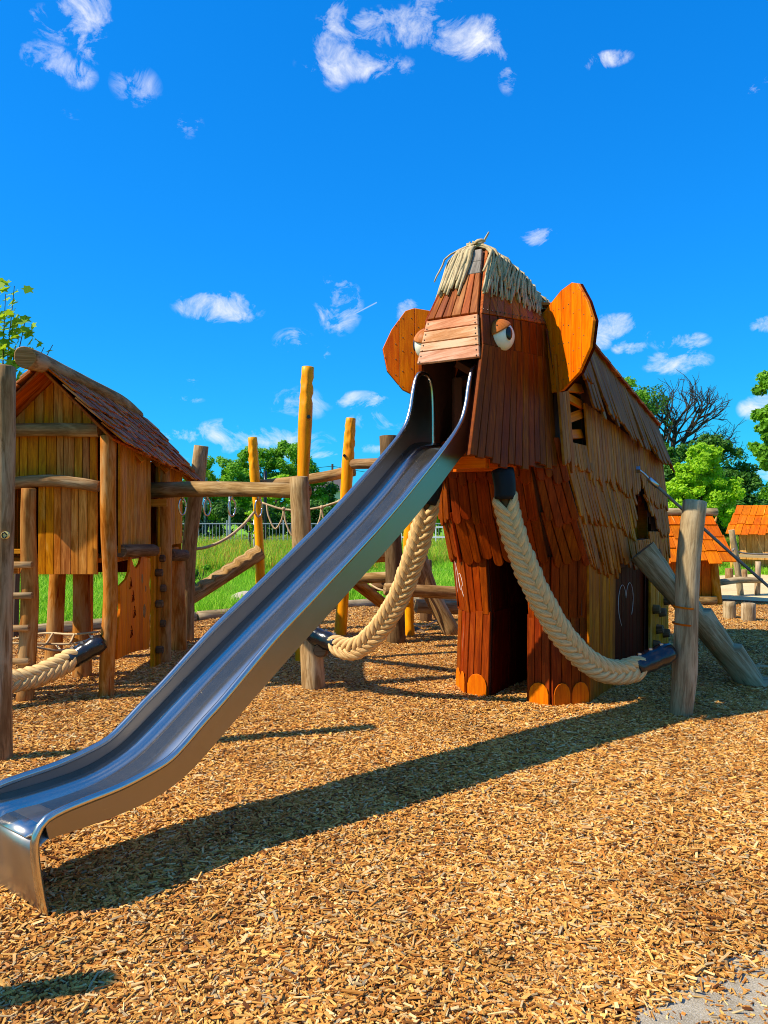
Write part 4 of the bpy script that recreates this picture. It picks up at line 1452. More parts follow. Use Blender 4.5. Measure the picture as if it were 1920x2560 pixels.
# towards the post by the log stair
rt = empty('tusk_rope', (.85, 5.26, 0), 'thick braided rope tusk hanging from the mammoth cheek to the grooved grey post', 'rope', 'braided rope tusks of the mammoth')
rt.location = (0, 0, 0)
P = [c2(600, 290, 5.25), c2(622, 420, 5.25), c2(660, 560, 5.25), c2(712, 700, 5.26), c2(772, 840, 5.27), c2(845, 980, 5.29), c2(935, 1120, 5.32), c2(1035, 1235, 5.36), c2(1140, 1312, 5.40), c2(1240, 1338, 5.44), c2(1330, 1325, 5.48), c2(1400, 1292, 5.51)]
braid(rt, P, (0, -1, .12))
flat_sleeve(rt, c2(590, 175, 5.27), c2(602, 300, 5.25), .066)
sleeve(rt, c2(1385, 1298, 5.50), c2(1565, 1218, 5.57), .066)
lt = empty('tusk_rope', (0, 0, 0), 'thick braided rope tusk hanging behind the slide to the short grey post', 'rope', 'braided rope tusks of the mammoth')
P = [c4(1455, 200, 5.56), c4(1440, 310, 5.58), c4(1412, 420, 5.62), c4(1380, 530, 5.67), c4(1342, 640, 5.73), c4(1298, 760, 5.80), c4(1240, 870, 5.88), c4(1175, 965, 5.97), c4(1100, 1045, 6.06), c4(1020, 1088, 6.15), c4(950, 1078, 6.24), c4(890, 1050, 6.30)]
braid(lt, P, (0, -1, .12))
flat_sleeve(lt, c4(1478, 100, 5.58), c4(1455, 215, 5.56), .066)
sleeve(lt, c4(905, 1055, 6.29), c4(775, 1003, 6.40), .064)
c0 = lambda x, y, Y: at(x/2.9625, 1300+y/2.9625, Y)
hr = empty('braided_rope', (0, 0, 0), 'thick braided rope with black end sleeve tied to the hut corner post', 'rope')
P = [at(-170, 1712, 5.60), at(-60, 1712, 5.72), c0(60, 1195, 5.85), c0(200, 1175, 5.92), c0(330, 1130, 5.97), c0(450, 1075, 6.02), c0(580, 1005, 6.06)]
braid(hr, P, (0, -1, .12))
sleeve(hr, c0(565, 1012, 6.06), c0(770, 895, 6.12), .064, 3)

# ------------------------------------------------------------------ single posts
o = log('rope_post', [at(1700, 1815, 5.62), at(1712, 1690, 5.62), at(1716, 1560, 5.62), at(1722, 1400, 5.64), at(1738, 1254, 5.66)], [.076, .088, .080, .084, .086], M['log_grey'], None, 20, 22, .035, 4, .012)
tag(o, 'leaning silver-grey post with two orange grooves beside the tusk rope', 'post')
for (py, px) in ((1518, 1713), (1560, 1712)):
    c = at(px, py, 5.625)
    V, F, U = [], [], []
    for i in range(25):
        g = 2*math.pi*i/24
        for (r_, dz) in ((.0865, -.007), (.0885, 0), (.0865, .007)):
            V.append(c+Vector((math.cos(g)*r_, math.sin(g)*r_, dz-.008*math.cos(g))))
    for i in range(24):
        for j in range(2):
            F.append([3*i+j, 3*i+3+j, 3*i+4+j, 3*i+1+j]); U.append([(0, 0)]*4)
    g_ = link('carved_groove', mesh('carved_groove', V, F, U), M['orange_roof'], o, True)
o = log('rope_post', [at(786, 1740, 6.46), at(773, 1560, 6.46), at(757, 1380, 6.47), at(747, 1194, 6.48)], [.098, .090, .085, .082], M['log'], None, 18, 20, .05, 8, .012)
tag(o, 'short grey-brown post behind the slide that carries the ring beam', 'post')
log('bolt_peg', [at(800, 1627, 6.30), at(806, 1627, 6.62)], .055, M['log_dark'], o, 12, 4)

beam = empty('ring_beam', (0, 0, 0), 'round grey beam with steel hand rings between the hut and the short post', 'beam')
bA, bB = at(352, 1226, 7.55), at(768, 1228, 6.56)
log('beam', [bA, bA.lerp(bB, .5)+Vector((0, 0, .015)), bB], [.076, .070, .066], M['log'], beam, 18, 18, .05, 21, .012)
for px in (467, 532, 594, 658):
    t = (px-352)/(768-352); c = bA.lerp(bB, t); c = Vector((c.x, c.y, c.z-.078))
    ringp = [c+Vector((math.cos(a)*.036*.75, math.cos(a)*.036*.65, -.075+math.sin(a)*.078)) for a in np.linspace(0, 2*math.pi, 25)]
    rg = tube('hand_ring', ringp, .0085, M['ringsteel'], beam, 8, 40)
    tube('shackle', [c+Vector((0, 0, .05)), c+Vector((0, 0, -.004))], .012, M['metal'], rg, 6, 3)

fp = log('foreground_post', [at(6, 1925, 4.60), at(4, 1700, 4.60), at(8, 1400, 4.60), at(11, 1150, 4.60), at(10, 918, 4.60)], [.056, .058, .057, .063, .066], M['log'], None, 20, 26, .03, 31, .012)
tag(fp, 'tall brown-grey post cut by the photo edge in front of the ladder', 'post')
c = at(12, 1338, 4.54)
V, F, U = tube_geo([c+Vector((0, .02, 0)), c+Vector((0, -.004, 0))], .022, 14)
e = link('eye_plate', mesh('eye_plate', V, F, U), M['lemon'], fp)
tube('eye_hook', [c+Vector((math.cos(a)*.013, -.008, math.sin(a)*.016)) for a in np.linspace(0, 6.0, 14)], .004, M['black'], e, 6, 24)

o = log('leaning_post', [at(466, 1612, 8.86), at(468, 1500, 8.86), at(474, 1360, 8.86), at(490, 1230, 8.84), at(503, 1115, 8.82)], [.09, .085, .085, .085, .082], M['log'], None, 16, 18, .04, 33)
tag(o, 'tall crooked grey post leaning behind the stilt hut', 'post')
o2 = log('grey_post', [at(992, 1622, 8.78), at(984, 1400, 8.78), at(976, 1250, 8.78), at(970, 1090, 8.78)], [.11, .105, .10, .10], M['log_dark'], None, 14, 18, .05, 34)
tag(o2, 'dark grey post rising behind the upper slide', 'post')

o = log('shadow_post', [(-1.95, 2.09, -.05), (-1.93, 2.10, 1.15)], [.06, .055], M['log'], None, 14)  # added stand-in for an unknown shadow caster out of view
tag(o, 'unseen post added to cast the shadow across the near chips', 'post')

# yellow carved posts


def carved_post(P, r, top_len, label, seed, knob=None):
    Q = catmull(P, 60)
    L = sum((Q[i+1]-Q[i]).length for i in range(59))
    o = empty('carved_post', (P[0][0], P[0][1], 0), label, 'post', 'yellow carved posts')
    off = Vector((P[0][0], P[0][1], 0))
    Q = [q-off for q in Q]
    segs = 28
    V, F, U = tube_geo(Q, r, segs, True, .03, seed, bevel=.006)
    # carve: plaited relief and a fluted crown near the top
    ph = random.Random(seed).uniform(0, 6)
    acc = 0
    for i in range(60):
        if i: acc += (Q[i]-Q[i-1]).length
        d = L-acc
        for s in range(segs):
            g = 2*math.pi*s/segs
            k = 1.0
            if d < top_len*.18: k = .94+.06*abs(math.sin(g*6))
            elif d < top_len:
                x = (d-top_len*.18)/(top_len*.82)
                a1 = math.sin(3*g+x*13+ph); a2 = math.sin(3*g-x*13+ph)
                k = 1.0+.17*max(a1, a2)-.09
            elif d < top_len*1.45: k = 1.03
            elif d < top_len*1.5: k = .94
            p = V[i*segs+s]; V[i*segs+s] = Q[i]+(p-Q[i])*k
    b = link('shaft', mesh('shaft', V, F, U), M['yellow'], o); b.data.polygons.foreach_set('use_smooth', [len(f) == 4 for f in F])
    if knob:
        c = knob-off
        V, F, U = tube_geo([c+Vector((0, .03, 0)), c+Vector((0, -.012, 0))], .018, 10)
        link('bolt_cap', mesh('bolt_cap', V, F, U), M['black'], o)
    return o


carved_post([at(657, 1600, 9.5), at(652, 1480, 9.5), at(649, 1380, 9.5), at(643, 1260, 9.5), at(636, 1180, 9.5), at(631, 1094, 9.5)], [.064, .060, .056, .052, .062, .056], .36, 'lowest yellow carved post, beside the hut end of the ring beam', 3, at(653, 1391, 9.43))
carved_post([at(752, 1668, 7.62), at(755, 1480, 7.62), at(757, 1330, 7.62), at(758, 1190, 7.62), at(763, 1060, 7.62), at(770, 918, 7.62)], [.058, .060, .058, .056, .068, .060], .40, 'tallest yellow carved post, rising above the short grey post', 4, at(772, 1042, 7.55))
carved_post([at(850, 1604, 9.28), at(858, 1480, 9.28), at(863, 1340, 9.28), at(864, 1250, 9.28), at(870, 1150, 9.28), at(877, 1046, 9.28)], [.078, .072, .066, .064, .072, .060], .38, 'middle yellow carved post seen just left of the steep slide', 5, at(861, 1139, 9.21))
carved_post([at(1026, 1606, 9.2), at(1022, 1480, 9.2), at(1022, 1380, 9.2), at(1030, 1270, 9.2), at(1036, 1190, 9.2), at(1040, 1140, 9.2)], [.058, .056, .062, .075, .070, .062], .3, 'yellow carved post standing behind the braided rope and slide', 6)

# ------------------------------------------------------------------ ropes between the posts
nr = empty('hanging_rope', (0, 0, 0), 'beige rope with hanging loops strung between yellow posts', 'rope')
A, B = at(655, 1257, 9.45), at(852, 1252, 9.22)
mid = A.lerp(B, .5)-Vector((0, 0, .10))
tube('main_line', [A, A.lerp(mid, .5)-Vector((0, 0, .03)), mid, mid.lerp(B, .5)-Vector((0, 0, .02)), B], .013, M['thin_rope'], nr, 8, 30)
for t0, t1, dp in ((.06, .28, .20), (.28, .52, .24), (.52, .76, .22), (.76, .98, .2)):
    q = lambda t: A.lerp(B, t)-Vector((0, 0, .10*4*t*(1-t)))
    a, b = q(t0), q(t1)
    tube('loop', [a, a.lerp(b, .12)-Vector((0, 0, dp*.7)), a.lerp(b, .5)-Vector((0, 0, dp*1.35)), a.lerp(b, .88)-Vector((0, 0, dp*.7)), b], .011, M['thin_rope'], nr, 6, 24)
    V, F, U = sphere_geo(b, .026, 8, 6); link('knot', mesh('knot', V, F, U), M['thin_rope'], nr, True)
o = tube('handrail_rope', [at(636, 1280, 9.42), at(606, 1314, 9.3), at(566, 1346, 9.15), at(520, 1367, 9.0), at(476, 1374, 8.9)], .018, M['thin_rope'], None, 8, 30)
tag(o, 'beige handrail rope dipping from yellow post to crooked grey post', 'rope')

# ------------------------------------------------------------------ notched log ramp and rear beams


def notched(name, A, B, r, mat, label, cat, cuts, up, seed=1, group=None, caps=True):
    """log ramp with steps sawn into its upper side"""
    A, B, up = Vector(A), Vector(B), Vector(up)
    d = (B-A); L = d.length; d.normalize(); up = (up-d*up.dot(d)).normalized(); sd = d.cross(up)
    n = int(L/.03)+2; segs = 16
    V, F, U = [], [], []
    rn = random.Random(seed); ph = rn.uniform(0, 6)
    for i in range(n):
        x = L*i/(n-1); c = A+d*x
        cell = (x/L*cuts) % 1.0
        lim = r*(.92-.45*cell)
        for s in range(segs):
            g = 2*math.pi*s/segs
            k = 1+.04*math.sin(2*g+ph+x*2)+.03*math.sin(3*g+x*3.3)
            a, b = math.cos(g)*r*k, math.sin(g)*r*k
            a = min(a, lim)
            V.append(c+up*a+sd*b)
    for i in range(n-1):
        for s in range(segs):
            s2 = (s+1) % segs
            F.append([i*segs+s, i*segs+s2, (i+1)*segs+s2, (i+1)*segs+s])
            x0, x1 = 2*math.pi*r*s/segs, 2*math.pi*r*(s+1)/segs
            U.append([(x0, i*.03), (x1, i*.03), (x1, i*.03+.03), (x0, i*.03+.03)])
    F.append(list(range(segs))[::-1]); U.append([(0, 0)]*segs)
    F.append([(n-1)*segs+s for s in range(segs)]); U.append([(0, 0)]*segs)
    o = link(name, mesh(name, V, F, U), mat)
    o.data.polygons.foreach_set('use_smooth', [len(f) == 4 for f in F])
    md = o.modifiers.new('edges', 'EDGE_SPLIT'); md.split_angle = R_(38)
    return tag(o, label, cat, group)


notched('notched_log', at(474, 1492, 8.95), at(650, 1380, 9.45), .10, M['log'], 'notched climbing log sloping up from the hut to a yellow post', 'log', 6, (0, -.5, 1), 2)
notched('log_stair', at(1606, 1376, 6.86), at(1898, 1716, 6.60), .128, M['log_grey'], 'thick notched log stair leaning against the mammoth entrance', 'log', 4, (.55, -.35, .9), 5)

cf = empty('log_climbing_frame', (0, 0, 0), 'low frame of round grey logs between slide and mammoth', 'climbing frame')
for pts_, r_, m_ in (
        ([at(905, 1392, 9.6), at(985, 1386, 9.5)], .085, 'log_warm'),
        ([at(862, 1449, 8.9), at(985, 1442, 8.9)], .062, 'log'),
        ([at(962, 1472, 8.3), at(1170, 1484, 8.5)], .068, 'log'),
        ([at(1040, 1516, 9.6), at(1170, 1520, 9.8)], .085, 'log'),
        ([at(884, 1452, 9.4), at(976, 1524, 9.5)], .075, 'log_warm'),
        ([at(1046, 1392, 9.3), at(1076, 1480, 9.3), at(1136, 1592, 9.3)], .105, 'log'),
        ([at(1066, 1570, 10.4), at(1063, 1400, 10.4)], .085, 'log_dark'),
        ([at(1036, 1582, 9.6), at(1075, 1604, 9.3)], .08, 'log_dark'),
        ([at(930, 1466, 9.7), at(1060, 1460, 9.7)], .06, 'log_dark')):
    log('log', pts_, r_, M[m_], cf, 14)
tube('lashing', [at(924, 1460, 9.3), at(950, 1474, 9.2), at(990, 1480, 9.1), at(1030, 1470, 9.1), at(1062, 1466, 9.2)], .012, M['thin_rope'], cf, 6, 20)
tube('lashing', [at(1035, 1560, 9.1), at(1060, 1566, 9.0), at(1092, 1552, 9.1)], .012, M['thin_rope'], cf, 6, 20)
o = log('cross_beam', [at(650, 1212, 9.6), at(740, 1202, 9.5), at(820, 1190, 9.4), at(886, 1176, 9.34)], [.06, .062, .066, .07], M['log'], None, 14)
tag(o, 'grey log lying on the yellow posts above the hanging rope', 'beam')
o = log('cross_beam', [at(872, 1160, 9.3), at(980, 1158, 8.86)], [.062, .06], M['log'], None, 14)
tag(o, 'short grey log between yellow post and dark grey post', 'beam')

# guy rope of the mammoth
gr = empty('guy_rope', (0, 0, 0), 'taut grey climbing rope from the mammoth flank down to the right', 'rope')
a, b = mw(.60, 1.66, 1.895), Vector((4.55, 7.3, .02))
d = (b-a).normalized()
tube('rope', [a+d*.16, a.lerp(b, .5)-Vector((0, 0, .02)), b], .0145, M['grey_rope'], gr, 8, 14)
tube('ferrule', [a+d*.13, a+d*.24], .024, M['metal'], gr, 10, 3)
tube('chain', [a, a+d*.07+Vector((0, 0, .008)), a+d*.14], .010, M['metal'], gr, 6, 6)
V, F, U = tube_geo([a-Vector((.02, 0, 0)), a+Vector((.012, -.012, 0))], .03, 4)
link('anchor_plate', mesh('anchor_plate', V, F, U), M['metal'], gr)

# ------------------------------------------------------------------ the stilt hut
hut = empty('stilt_hut', (-2.7, 6.3, 0), 'larch board play hut on log stilts with red shingle roof', 'play hut')
HO = Vector((-2.7, 6.3, 0))
XL, XR, YF, YB = -.50, .48, 0.0, 2.10      # local walls
RZ, EO = 2.63, .61                          # ridge height, eave half width
rz_ = lambda y: 2.655-.042*(y+.28)          # ridge and eaves sink a little towards the back
ez_ = lambda y: 2.055-.078*(y+.28)
L_ = lambda p: Vector(p)-HO


def hlog(nm, P, r, m, seed=None, **k): return log(nm, [L_(p) for p in P], r, M[m], hut, seed=seed, **k)


# posts: world positions from their feet
hlog('post', [at(265, 1765, 6.17), at(268, 1640, 6.17), at(276, 1480, 6.17), at(270, 1300, 6.17), at(271, 1090, 6.17)], [.056, .062, .058, .062, .062], 'log_warm', 41, segs=18, n=26)
hlog('post', [at(406, 1672, 7.60), at(408, 1500, 7.60), at(410, 1300, 7.60), at(405, 1170, 7.60)], [.085, .08, .075, .075], 'log_warm', 42)
hlog('post', [at(447, 1640, 8.26), at(445, 1500, 8.26), at(442, 1380, 8.26)], [.085, .08, .08], 'log_warm', 43)
hlog('post', [at(132, 1670, 7.62), at(140, 1540, 7.62), at(146, 1420, 7.62)], [.085, .08, .08], 'log_warm', 44)
hlog('post', [at(206, 1712, 6.90), at(205, 1560, 6.90), at(203, 1420, 6.90)], [.082, .078, .076], 'log_warm', 45)
hlog('post', [(-3.22, 6.3, -.05), (-3.22, 6.3, 2.0)], .075, 'log_warm', 46)
hlog('post', [(-3.22, 8.3, -.05), (-3.22, 8.3, 2.0)], .075, 'log_warm', 47)
# floor and rear walls
for i in range(9):
    y0 = YF+.06+i*.225
    box('floor_board', ((XL+XR)/2, y0+.11, 1.10), ((XR-XL)/2-.02, .107, .02), M['hut'], hut)
FO = (0, -1, 0)
# front wall: lower boards, middle boards, gable boards
x98, x248 = L_(at(98, 0, 6.3)).x, L_(at(246, 0, 6.3)).x
clad('wall_board', (x98, YF, .99), (x248, YF, .99), (x248, YF, 1.72), (x98, YF, 1.72), 7, M['hut'], hut, FO, .022, .005, jit=.25, seed=51)
clad('wall_board', (XL, YF, 1.76), (x248, YF, 1.76), (x248, YF, 2.17), (XL, YF, 2.17), 12, M['hut'], hut, FO, .022, .005, jit=.25, seed=52)
rn = random.Random(53)
xs = np.linspace(XL+.02, XR-.02, 13)
for a, b in zip(xs, xs[1:]):
    za, zb_ = RZ-.045-abs(a)*.98, RZ-.045-abs(b)*.98
    g = board_geo((a, YF+.02, 2.18), (b, YF+.02, 2.18), (b, YF+.02, max(2.2, zb_)), (a, YF+.02, max(2.2, za)), .022, FO, .004, 'flat', lift=rn.uniform(0, .006))
    link('gable_board', mesh('gable_board', *g), M['hut'], hut)
# front rails
hlog('front_rail', [at(-40, 1078, 6.22), at(110, 1074, 6.21), at(247, 1076, 6.20)], [.055, .054, .052], 'log', 54)
hlog('front_rail', [at(-40, 1218, 6.22), at(90, 1202, 6.20), at(170, 1204, 6.20), at(247, 1216, 6.20)], [.048, .048, .048, .046], 'log', 55)
# dark inside panel of the doorway, shelf boards
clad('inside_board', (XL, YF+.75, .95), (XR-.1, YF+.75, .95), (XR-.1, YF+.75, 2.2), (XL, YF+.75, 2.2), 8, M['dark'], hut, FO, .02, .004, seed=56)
box('floor_joist', (-.45, YF+.02, 1.04), (.16, .03, .045), M['hut'], hut)
box('floor_joist', (-.2, YF+.10, 1.06), (.25, .03, .03), M['hut'], hut)
# side wall facing the slide, in two panels
SO = (1, 0, 0)
clad('side_board', (XR, .10, 1.16), (XR, .94, 1.16), (XR, .94, 2.07), (XR, .10, 2.12), 11, M['hut_grey'], hut, SO, .02, .004, jit=.3, seed=57)
clad('side_board', (XR, 1.22, 1.16), (XR, 2.08, 1.16), (XR, 2.08, 1.98), (XR, 1.22, 2.05), 10, M['hut_grey'], hut, SO, .02, .004, jit=.3, seed=58)
bag = Bag()
clad('x', (XL, 0, .99), (XL, YB, .99), (XL, YB, 2.0), (XL, 0, 2.0), 16, None, hut, (-1, 0, 0), .02, .004, seed=59, bag=bag)
clad('x', (XL, YB, .99), (XR, YB, .99), (XR, YB, 2.05), (XL, YB, 2.05), 8, None, hut, (0, 1, 0), .02, .004, seed=60, bag=bag)
bag.build('rear_boarding', M['hut'], hut)['kind'] = 'stuff'
hlog('bumper_log', [at(302, 1378, 6.42), at(384, 1376, 7.0)], .055, 'log_dark', 61)
hlog('bumper_log', [at(424, 1388, 7.72), at(461, 1388, 8.3)], .06, 'log_dark', 62)
# orange hide-shaped panel below
hx = XR+.02
ol = [(-.03, .295), (.34, .286), (.60, .26), (.83, .23), (.86, .36), (.84, .5), (.88, .67), (.84, .83), (.88, 1.0), (.84, 1.07), (.60, 1.10), (.55, 1.04), (.45, 1.0), (.38, 1.04), (.30, 1.13), (.28, 1.0), (.2, .93), (.04, .89), (.05, .7), (-.01, .5)]
cuts = np.linspace(-.03, .88, 9)
panel = empty('hide_panel', (0, 0, 0)); panel.parent = hut
for a, b in zip(cuts, cuts[1:]):
    c_ = clip_poly(ol, a+.0015, b-.0015)
    if len(c_) < 3: continue
    ar = sum(c_[i-1][0]*c_[i][1]-c_[i][0]*c_[i-1][1] for i in range(len(c_)))
    if ar < 0: c_ = c_[::-1]
    link('hide_plank', mesh('hide_plank', *prism_geo(c_, (hx, 0, 0), (0, 1, 0), (0, 0, 1), (1, 0, 0), .022, .002)), M['orange'], panel)
gl = Bag()
for (y_, z_) in ((.32, .42), (.40, .58), (.36, .72), (.30, .84)):
    for q in ([(0, 0), (.02, .05), (0, .1)], [(-.02, .06), (.03, .055)], [(.0, .05), (-.03, .0)], [(.015, .05), (.035, .01)]):
        gl.add(*tube_geo([Vector((hx+.023, y_+a, z_+b)) for a, b in q], .004, 4))
gl.build('carved_mark', M['dark'], panel)
for (y_, z_, s_) in ((.62, .90, .045), (.72, .80, .03), (.68, .60, .065)):
    V, F, U = sphere_geo((hx+.022, y_, z_), s_, 14, 4, 0, .95, Matrix.Rotation(math.pi/2, 3, 'Y'), (1, .55, .08))
    link('hide_spot', mesh('hide_spot', V, F, U), M['log'], panel, True)
# narrow climbing boards with round holds
for j, y_ in enumerate((1.02, 1.10, 1.18)):
    box('climbing_board', (XR+.02+.02*(j % 2), y_, .56), (.018, .035, .60), M['hut_grey'], hut)
for i, (y_, z_) in enumerate(((1.06, .18), (1.14, .42), (1.05, .62), (1.15, .76), (1.04, .92), (1.12, 1.05))):
    log('climbing_hold', [(XR+.04, y_, z_), (XR+.10, y_, z_)], .036, M['log_dark'], hut, 10, 3)
# net of rope under the floor
net = empty('rope_net', (0, 0, 0), 'slack beige rope net strung under the stilt hut', 'net')
lines = [[at(30, 1598, 6.9), at(110, 1583, 6.9), at(180, 1586, 6.8), at(245, 1580, 6.6)], [at(30, 1608, 6.5), at(120, 1610, 6.6), at(190, 1608, 6.6), at(250, 1590, 6.5)], [at(90, 1618, 6.3), at(150, 1626, 6.4), at(210, 1612, 6.5)]]
for l_ in lines: tube('strand', l_, .010, M['thin_rope'], net, 6, 20)
for (a, b) in (((132, 1584), (116, 1610)), ((186, 1586), (176, 1608)), ((222, 1583), (232, 1600)), ((116, 1610), (100, 1620)), ((176, 1608), (190, 1618)), ((140, 1611), (152, 1626))):
    tube('strand', [at(*a, 6.75), at(*b, 6.55)], .010, M['thin_rope'], net, 6, 6)
# roof: rafters, shingles row by row, ridge log
sb_ = Bag()
for s in (1, -1):
    nrm = Vector((s*.70, 0, .714))
    y0, y1 = -.28, 2.42
    rows = 6
    Ls_ = .85
    rp = lambda y, t: Vector((0, y, rz_(y))).lerp(Vector((s*EO, y, ez_(y))), t/Ls_)
    rnd = random.Random(70+s)
    # deck
    g = board_geo(rp(y0+.03, Ls_-.05), rp(y1-.03, Ls_-.05), rp(y1-.03, 0), rp(y0+.03, 0), .02, nrm, 0, 'flat', lift=-.03)
    link('roof_deck', mesh('roof_deck', *g), M['shingle'], hut)
    for r in range(rows):
        top, bot = max(0, r/rows*Ls_-.05), (r+1)/rows*Ls_+.05
        n = 26
        cuts = [y0+(y1-y0)*(i+rnd.uniform(-.2, .2)*(0 < i < n))/n for i in range(n+1)]
        for i in range(n):
            bb = bot+rnd.uniform(-.04, .04)
            lf = .004+rnd.uniform(0, .012)
            g = board_geo(rp(cuts[i], bb)+nrm*.022, rp(cuts[i+1], bb)+nrm*.022, rp(cuts[i+1], top), rp(cuts[i], top), .013, nrm, .007, 'flat', rnd=rnd, ch=.002, lift=lf)
            if s > 0: link('shingle', mesh('shingle', *g), M['shingle'], hut)
            else: sb_.add(*g)
sb_.build('far_shingles', M['shingle'], hut)['kind'] = 'stuff'
hlog('ridge_log', [at(62, 893, 5.58), at(120, 914, 6.2), at(225, 966, 7.1), at(300, 1004, 7.9), at(346, 1040, 8.6)], [.078, .072, .066, .068, .06], 'log', 71, segs=18, n=26)
for y_ in (.5, 1.25, 2.3):
    for sx in (1, -1):
        V, F, U = tube_geo([Vector((0, y_, rz_(y_)-.10)), Vector((sx*.56, y_, ez_(y_)-.05))], .033, 4)
        link('rafter', mesh('rafter', V, F, U), M['dark'] if y_ < 0 else M['hut'], hut)
box('tie_board', L_(at(394, 1257, 7.3)), (.09, .02, .035), M['hut_grey'], hut)

# ladder
ld = empty('log_ladder', (-2.91, 6.02, 0), 'log ladder with round rungs leading up to the hut doorway', 'ladder')
LO = Vector((-2.91, 6.02, 0))
log('upright', [at(62, 1760, 6.06)-LO, at(70, 1600, 6.06)-LO, at(74, 1480, 6.07)-LO, at(70, 1330, 6.08)-LO, at(71, 1222, 6.09)-LO], [.068, .070, .066, .060, .054], M['log_warm'], ld, 16, 20, seed=81)
log('upright', [Vector((-.62, 0, -.04)), Vector((-.62, .02, 1.7))], [.058, .05], M['log_warm'], ld, 16, 16, seed=82)
for py in (1412, 1489, 1570, 1653):
    b = at(80 if py < 1500 else 72, py, 5.98)-LO
    log('rung', [Vector((-.72, b.y, b.z-.02)), Vector((-.3, b.y, b.z-.006)), b], [.026, .028, .026], M['log'], ld, 10, 10)
box('step_board', at(36, 1378, 6.15)-LO, (.12, .05, .016), M['hut_grey'], ld)

# ------------------------------------------------------------------ right: small houses, posts, stumps


def playhouse(name, loc, rz, label, w, d, wall_h, ridge_h, over, wmat, nrows, ncol, seed, eave_drop=0.0, roofmat='orange_roof'):
    """gabled house: ridge along local x"""
    o = empty(name, loc, label, 'playhouse', 'small orange-roofed playhouses', rz)
    rnd = random.Random(seed)
    for s, out in ((-1, (0, -1, 0)), (1, (0, 1, 0))):
        clad('wall_board', (-w/2, s*d/2, 0), (w/2, s*d/2, 0), (w/2, s*d/2, wall_h), (-w/2, s*d/2, wall_h), 9, M[wmat], o, out, .02, .006, seed=seed+s)
    for s, out in ((-1, (-1, 0, 0)), (1, (1, 0, 0))):
        clad('wall_board', (s*w/2, -d/2, 0), (s*w/2, d/2, 0), (s*w/2, d/2, wall_h), (s*w/2, -d/2, wall_h), 6, M[wmat], o, out, .02, .006, seed=seed+s+5)
        g = board_geo((s*w/2, -d/2, wall_h), (s*w/2, d/2, wall_h), (s*w/2, .01, ridge_h-.05), (s*w/2, -.01, ridge_h-.05), .02, out, .0)
        link('gable_board', mesh('gable_board', *g), M[wmat], o)
    for s in (-1, 1):
        ed = d/2+over
        dn = Vector((0, s*ed, wall_h-eave_drop-ridge_h)); Lr = dn.length; dn.normalize(); nrm = Vector((0, s*(ridge_h-wall_h+eave_drop), ed)).normalized()
        for r in range(nrows):
            top, bot = max(0, r/nrows*Lr-.05), (r+1)/nrows*Lr+.04
            sp = .10*r/nrows
            x0, x1 = -w/2-over*.7-sp, w/2+over*.7+sp
            cuts = [x0+(x1-x0)*(i+rnd.uniform(-.15, .15)*(0 < i < ncol))/ncol for i in range(ncol+1)]
            for i in range(ncol):
                bb = bot+rnd.uniform(-.05, .05)
                P = lambda x, t: Vector((x, 0, ridge_h))+dn*t
                g = board_geo(P(cuts[i], bb)+nrm*.025, P(cuts[i+1], bb)+nrm*.025, P(cuts[i+1], top), P(cuts[i], top), .016, nrm, .008, 'flat', lift=rnd.uniform(0, .008))
                link('shingle', mesh('shingle', *g), M[roofmat], o)
    return o


h1 = playhouse('playhouse', (4.52, 12.9, 0), R_(-3), 'playhouse with orange plank roof standing behind the leaning grey post', 1.55, 1.0, .78, 1.44, .28, 'orange_roof', 4, 10, 90, .06)
log('ridge_log', [(-1.0, 0, 1.5), (1.05, 0, 1.5)], .062, M['log_grey'], h1, 12)
log('corner_post', [(.86, -.55, -.02), (.80, -.52, .8)], [.075, .06], M['log_warm'], h1, 12)
log('sill_log', [(-.95, -.62, .07), (.80, -.62, .09)], .075, M['log'], h1, 12)
log('carved_horn', [(.88, -.1, 1.28), (.97, -.12, 1.34), (1.0, -.12, 1.42)], [.035, .03, .012], M['pale_wood'], h1, 10)
h2 = playhouse('playhouse', (9.89, 19.5, 0), R_(-35), 'far playhouse with orange roof and open log porch at the sand', 1.3, 1.5, .95, 1.66, .30, 'pale_wood', 3, 10, 95, .0)
for x in (-1.15, -.80):
    log('porch_post', [(x, -.85, -.02), (x, -.85, 1.0)], .065, M['pale_wood'], h2, 12)
ab = empty('painted_board', (0, 0, 0)); ab.parent = h2
for i, (x0, x1, m_) in enumerate(((-1.68, -1.56, 'pink'), (-1.56, -1.38, 'lemon'), (-1.38, -1.2, 'lemon'), (-1.2, -1.08, 'sky_blue'))):
    hgt = (.62, .84, .84, .62)[i]
    g = board_geo((x0, -.9, .30 if i in (0, 3) else .52), (x1, -.9, .30 if i in (0, 3) else .52), (x1, -.9, hgt if i != 3 else .55), (x0, -.9, hgt if i != 0 else .55), .02, (0, -1, 0), .01)
    link('painted_plank', mesh('painted_plank', *g), M[m_], ab)
box('porch_bench', (-.2, -1.05, .42), (.6, .18, .03), M['log_grey'], h2)

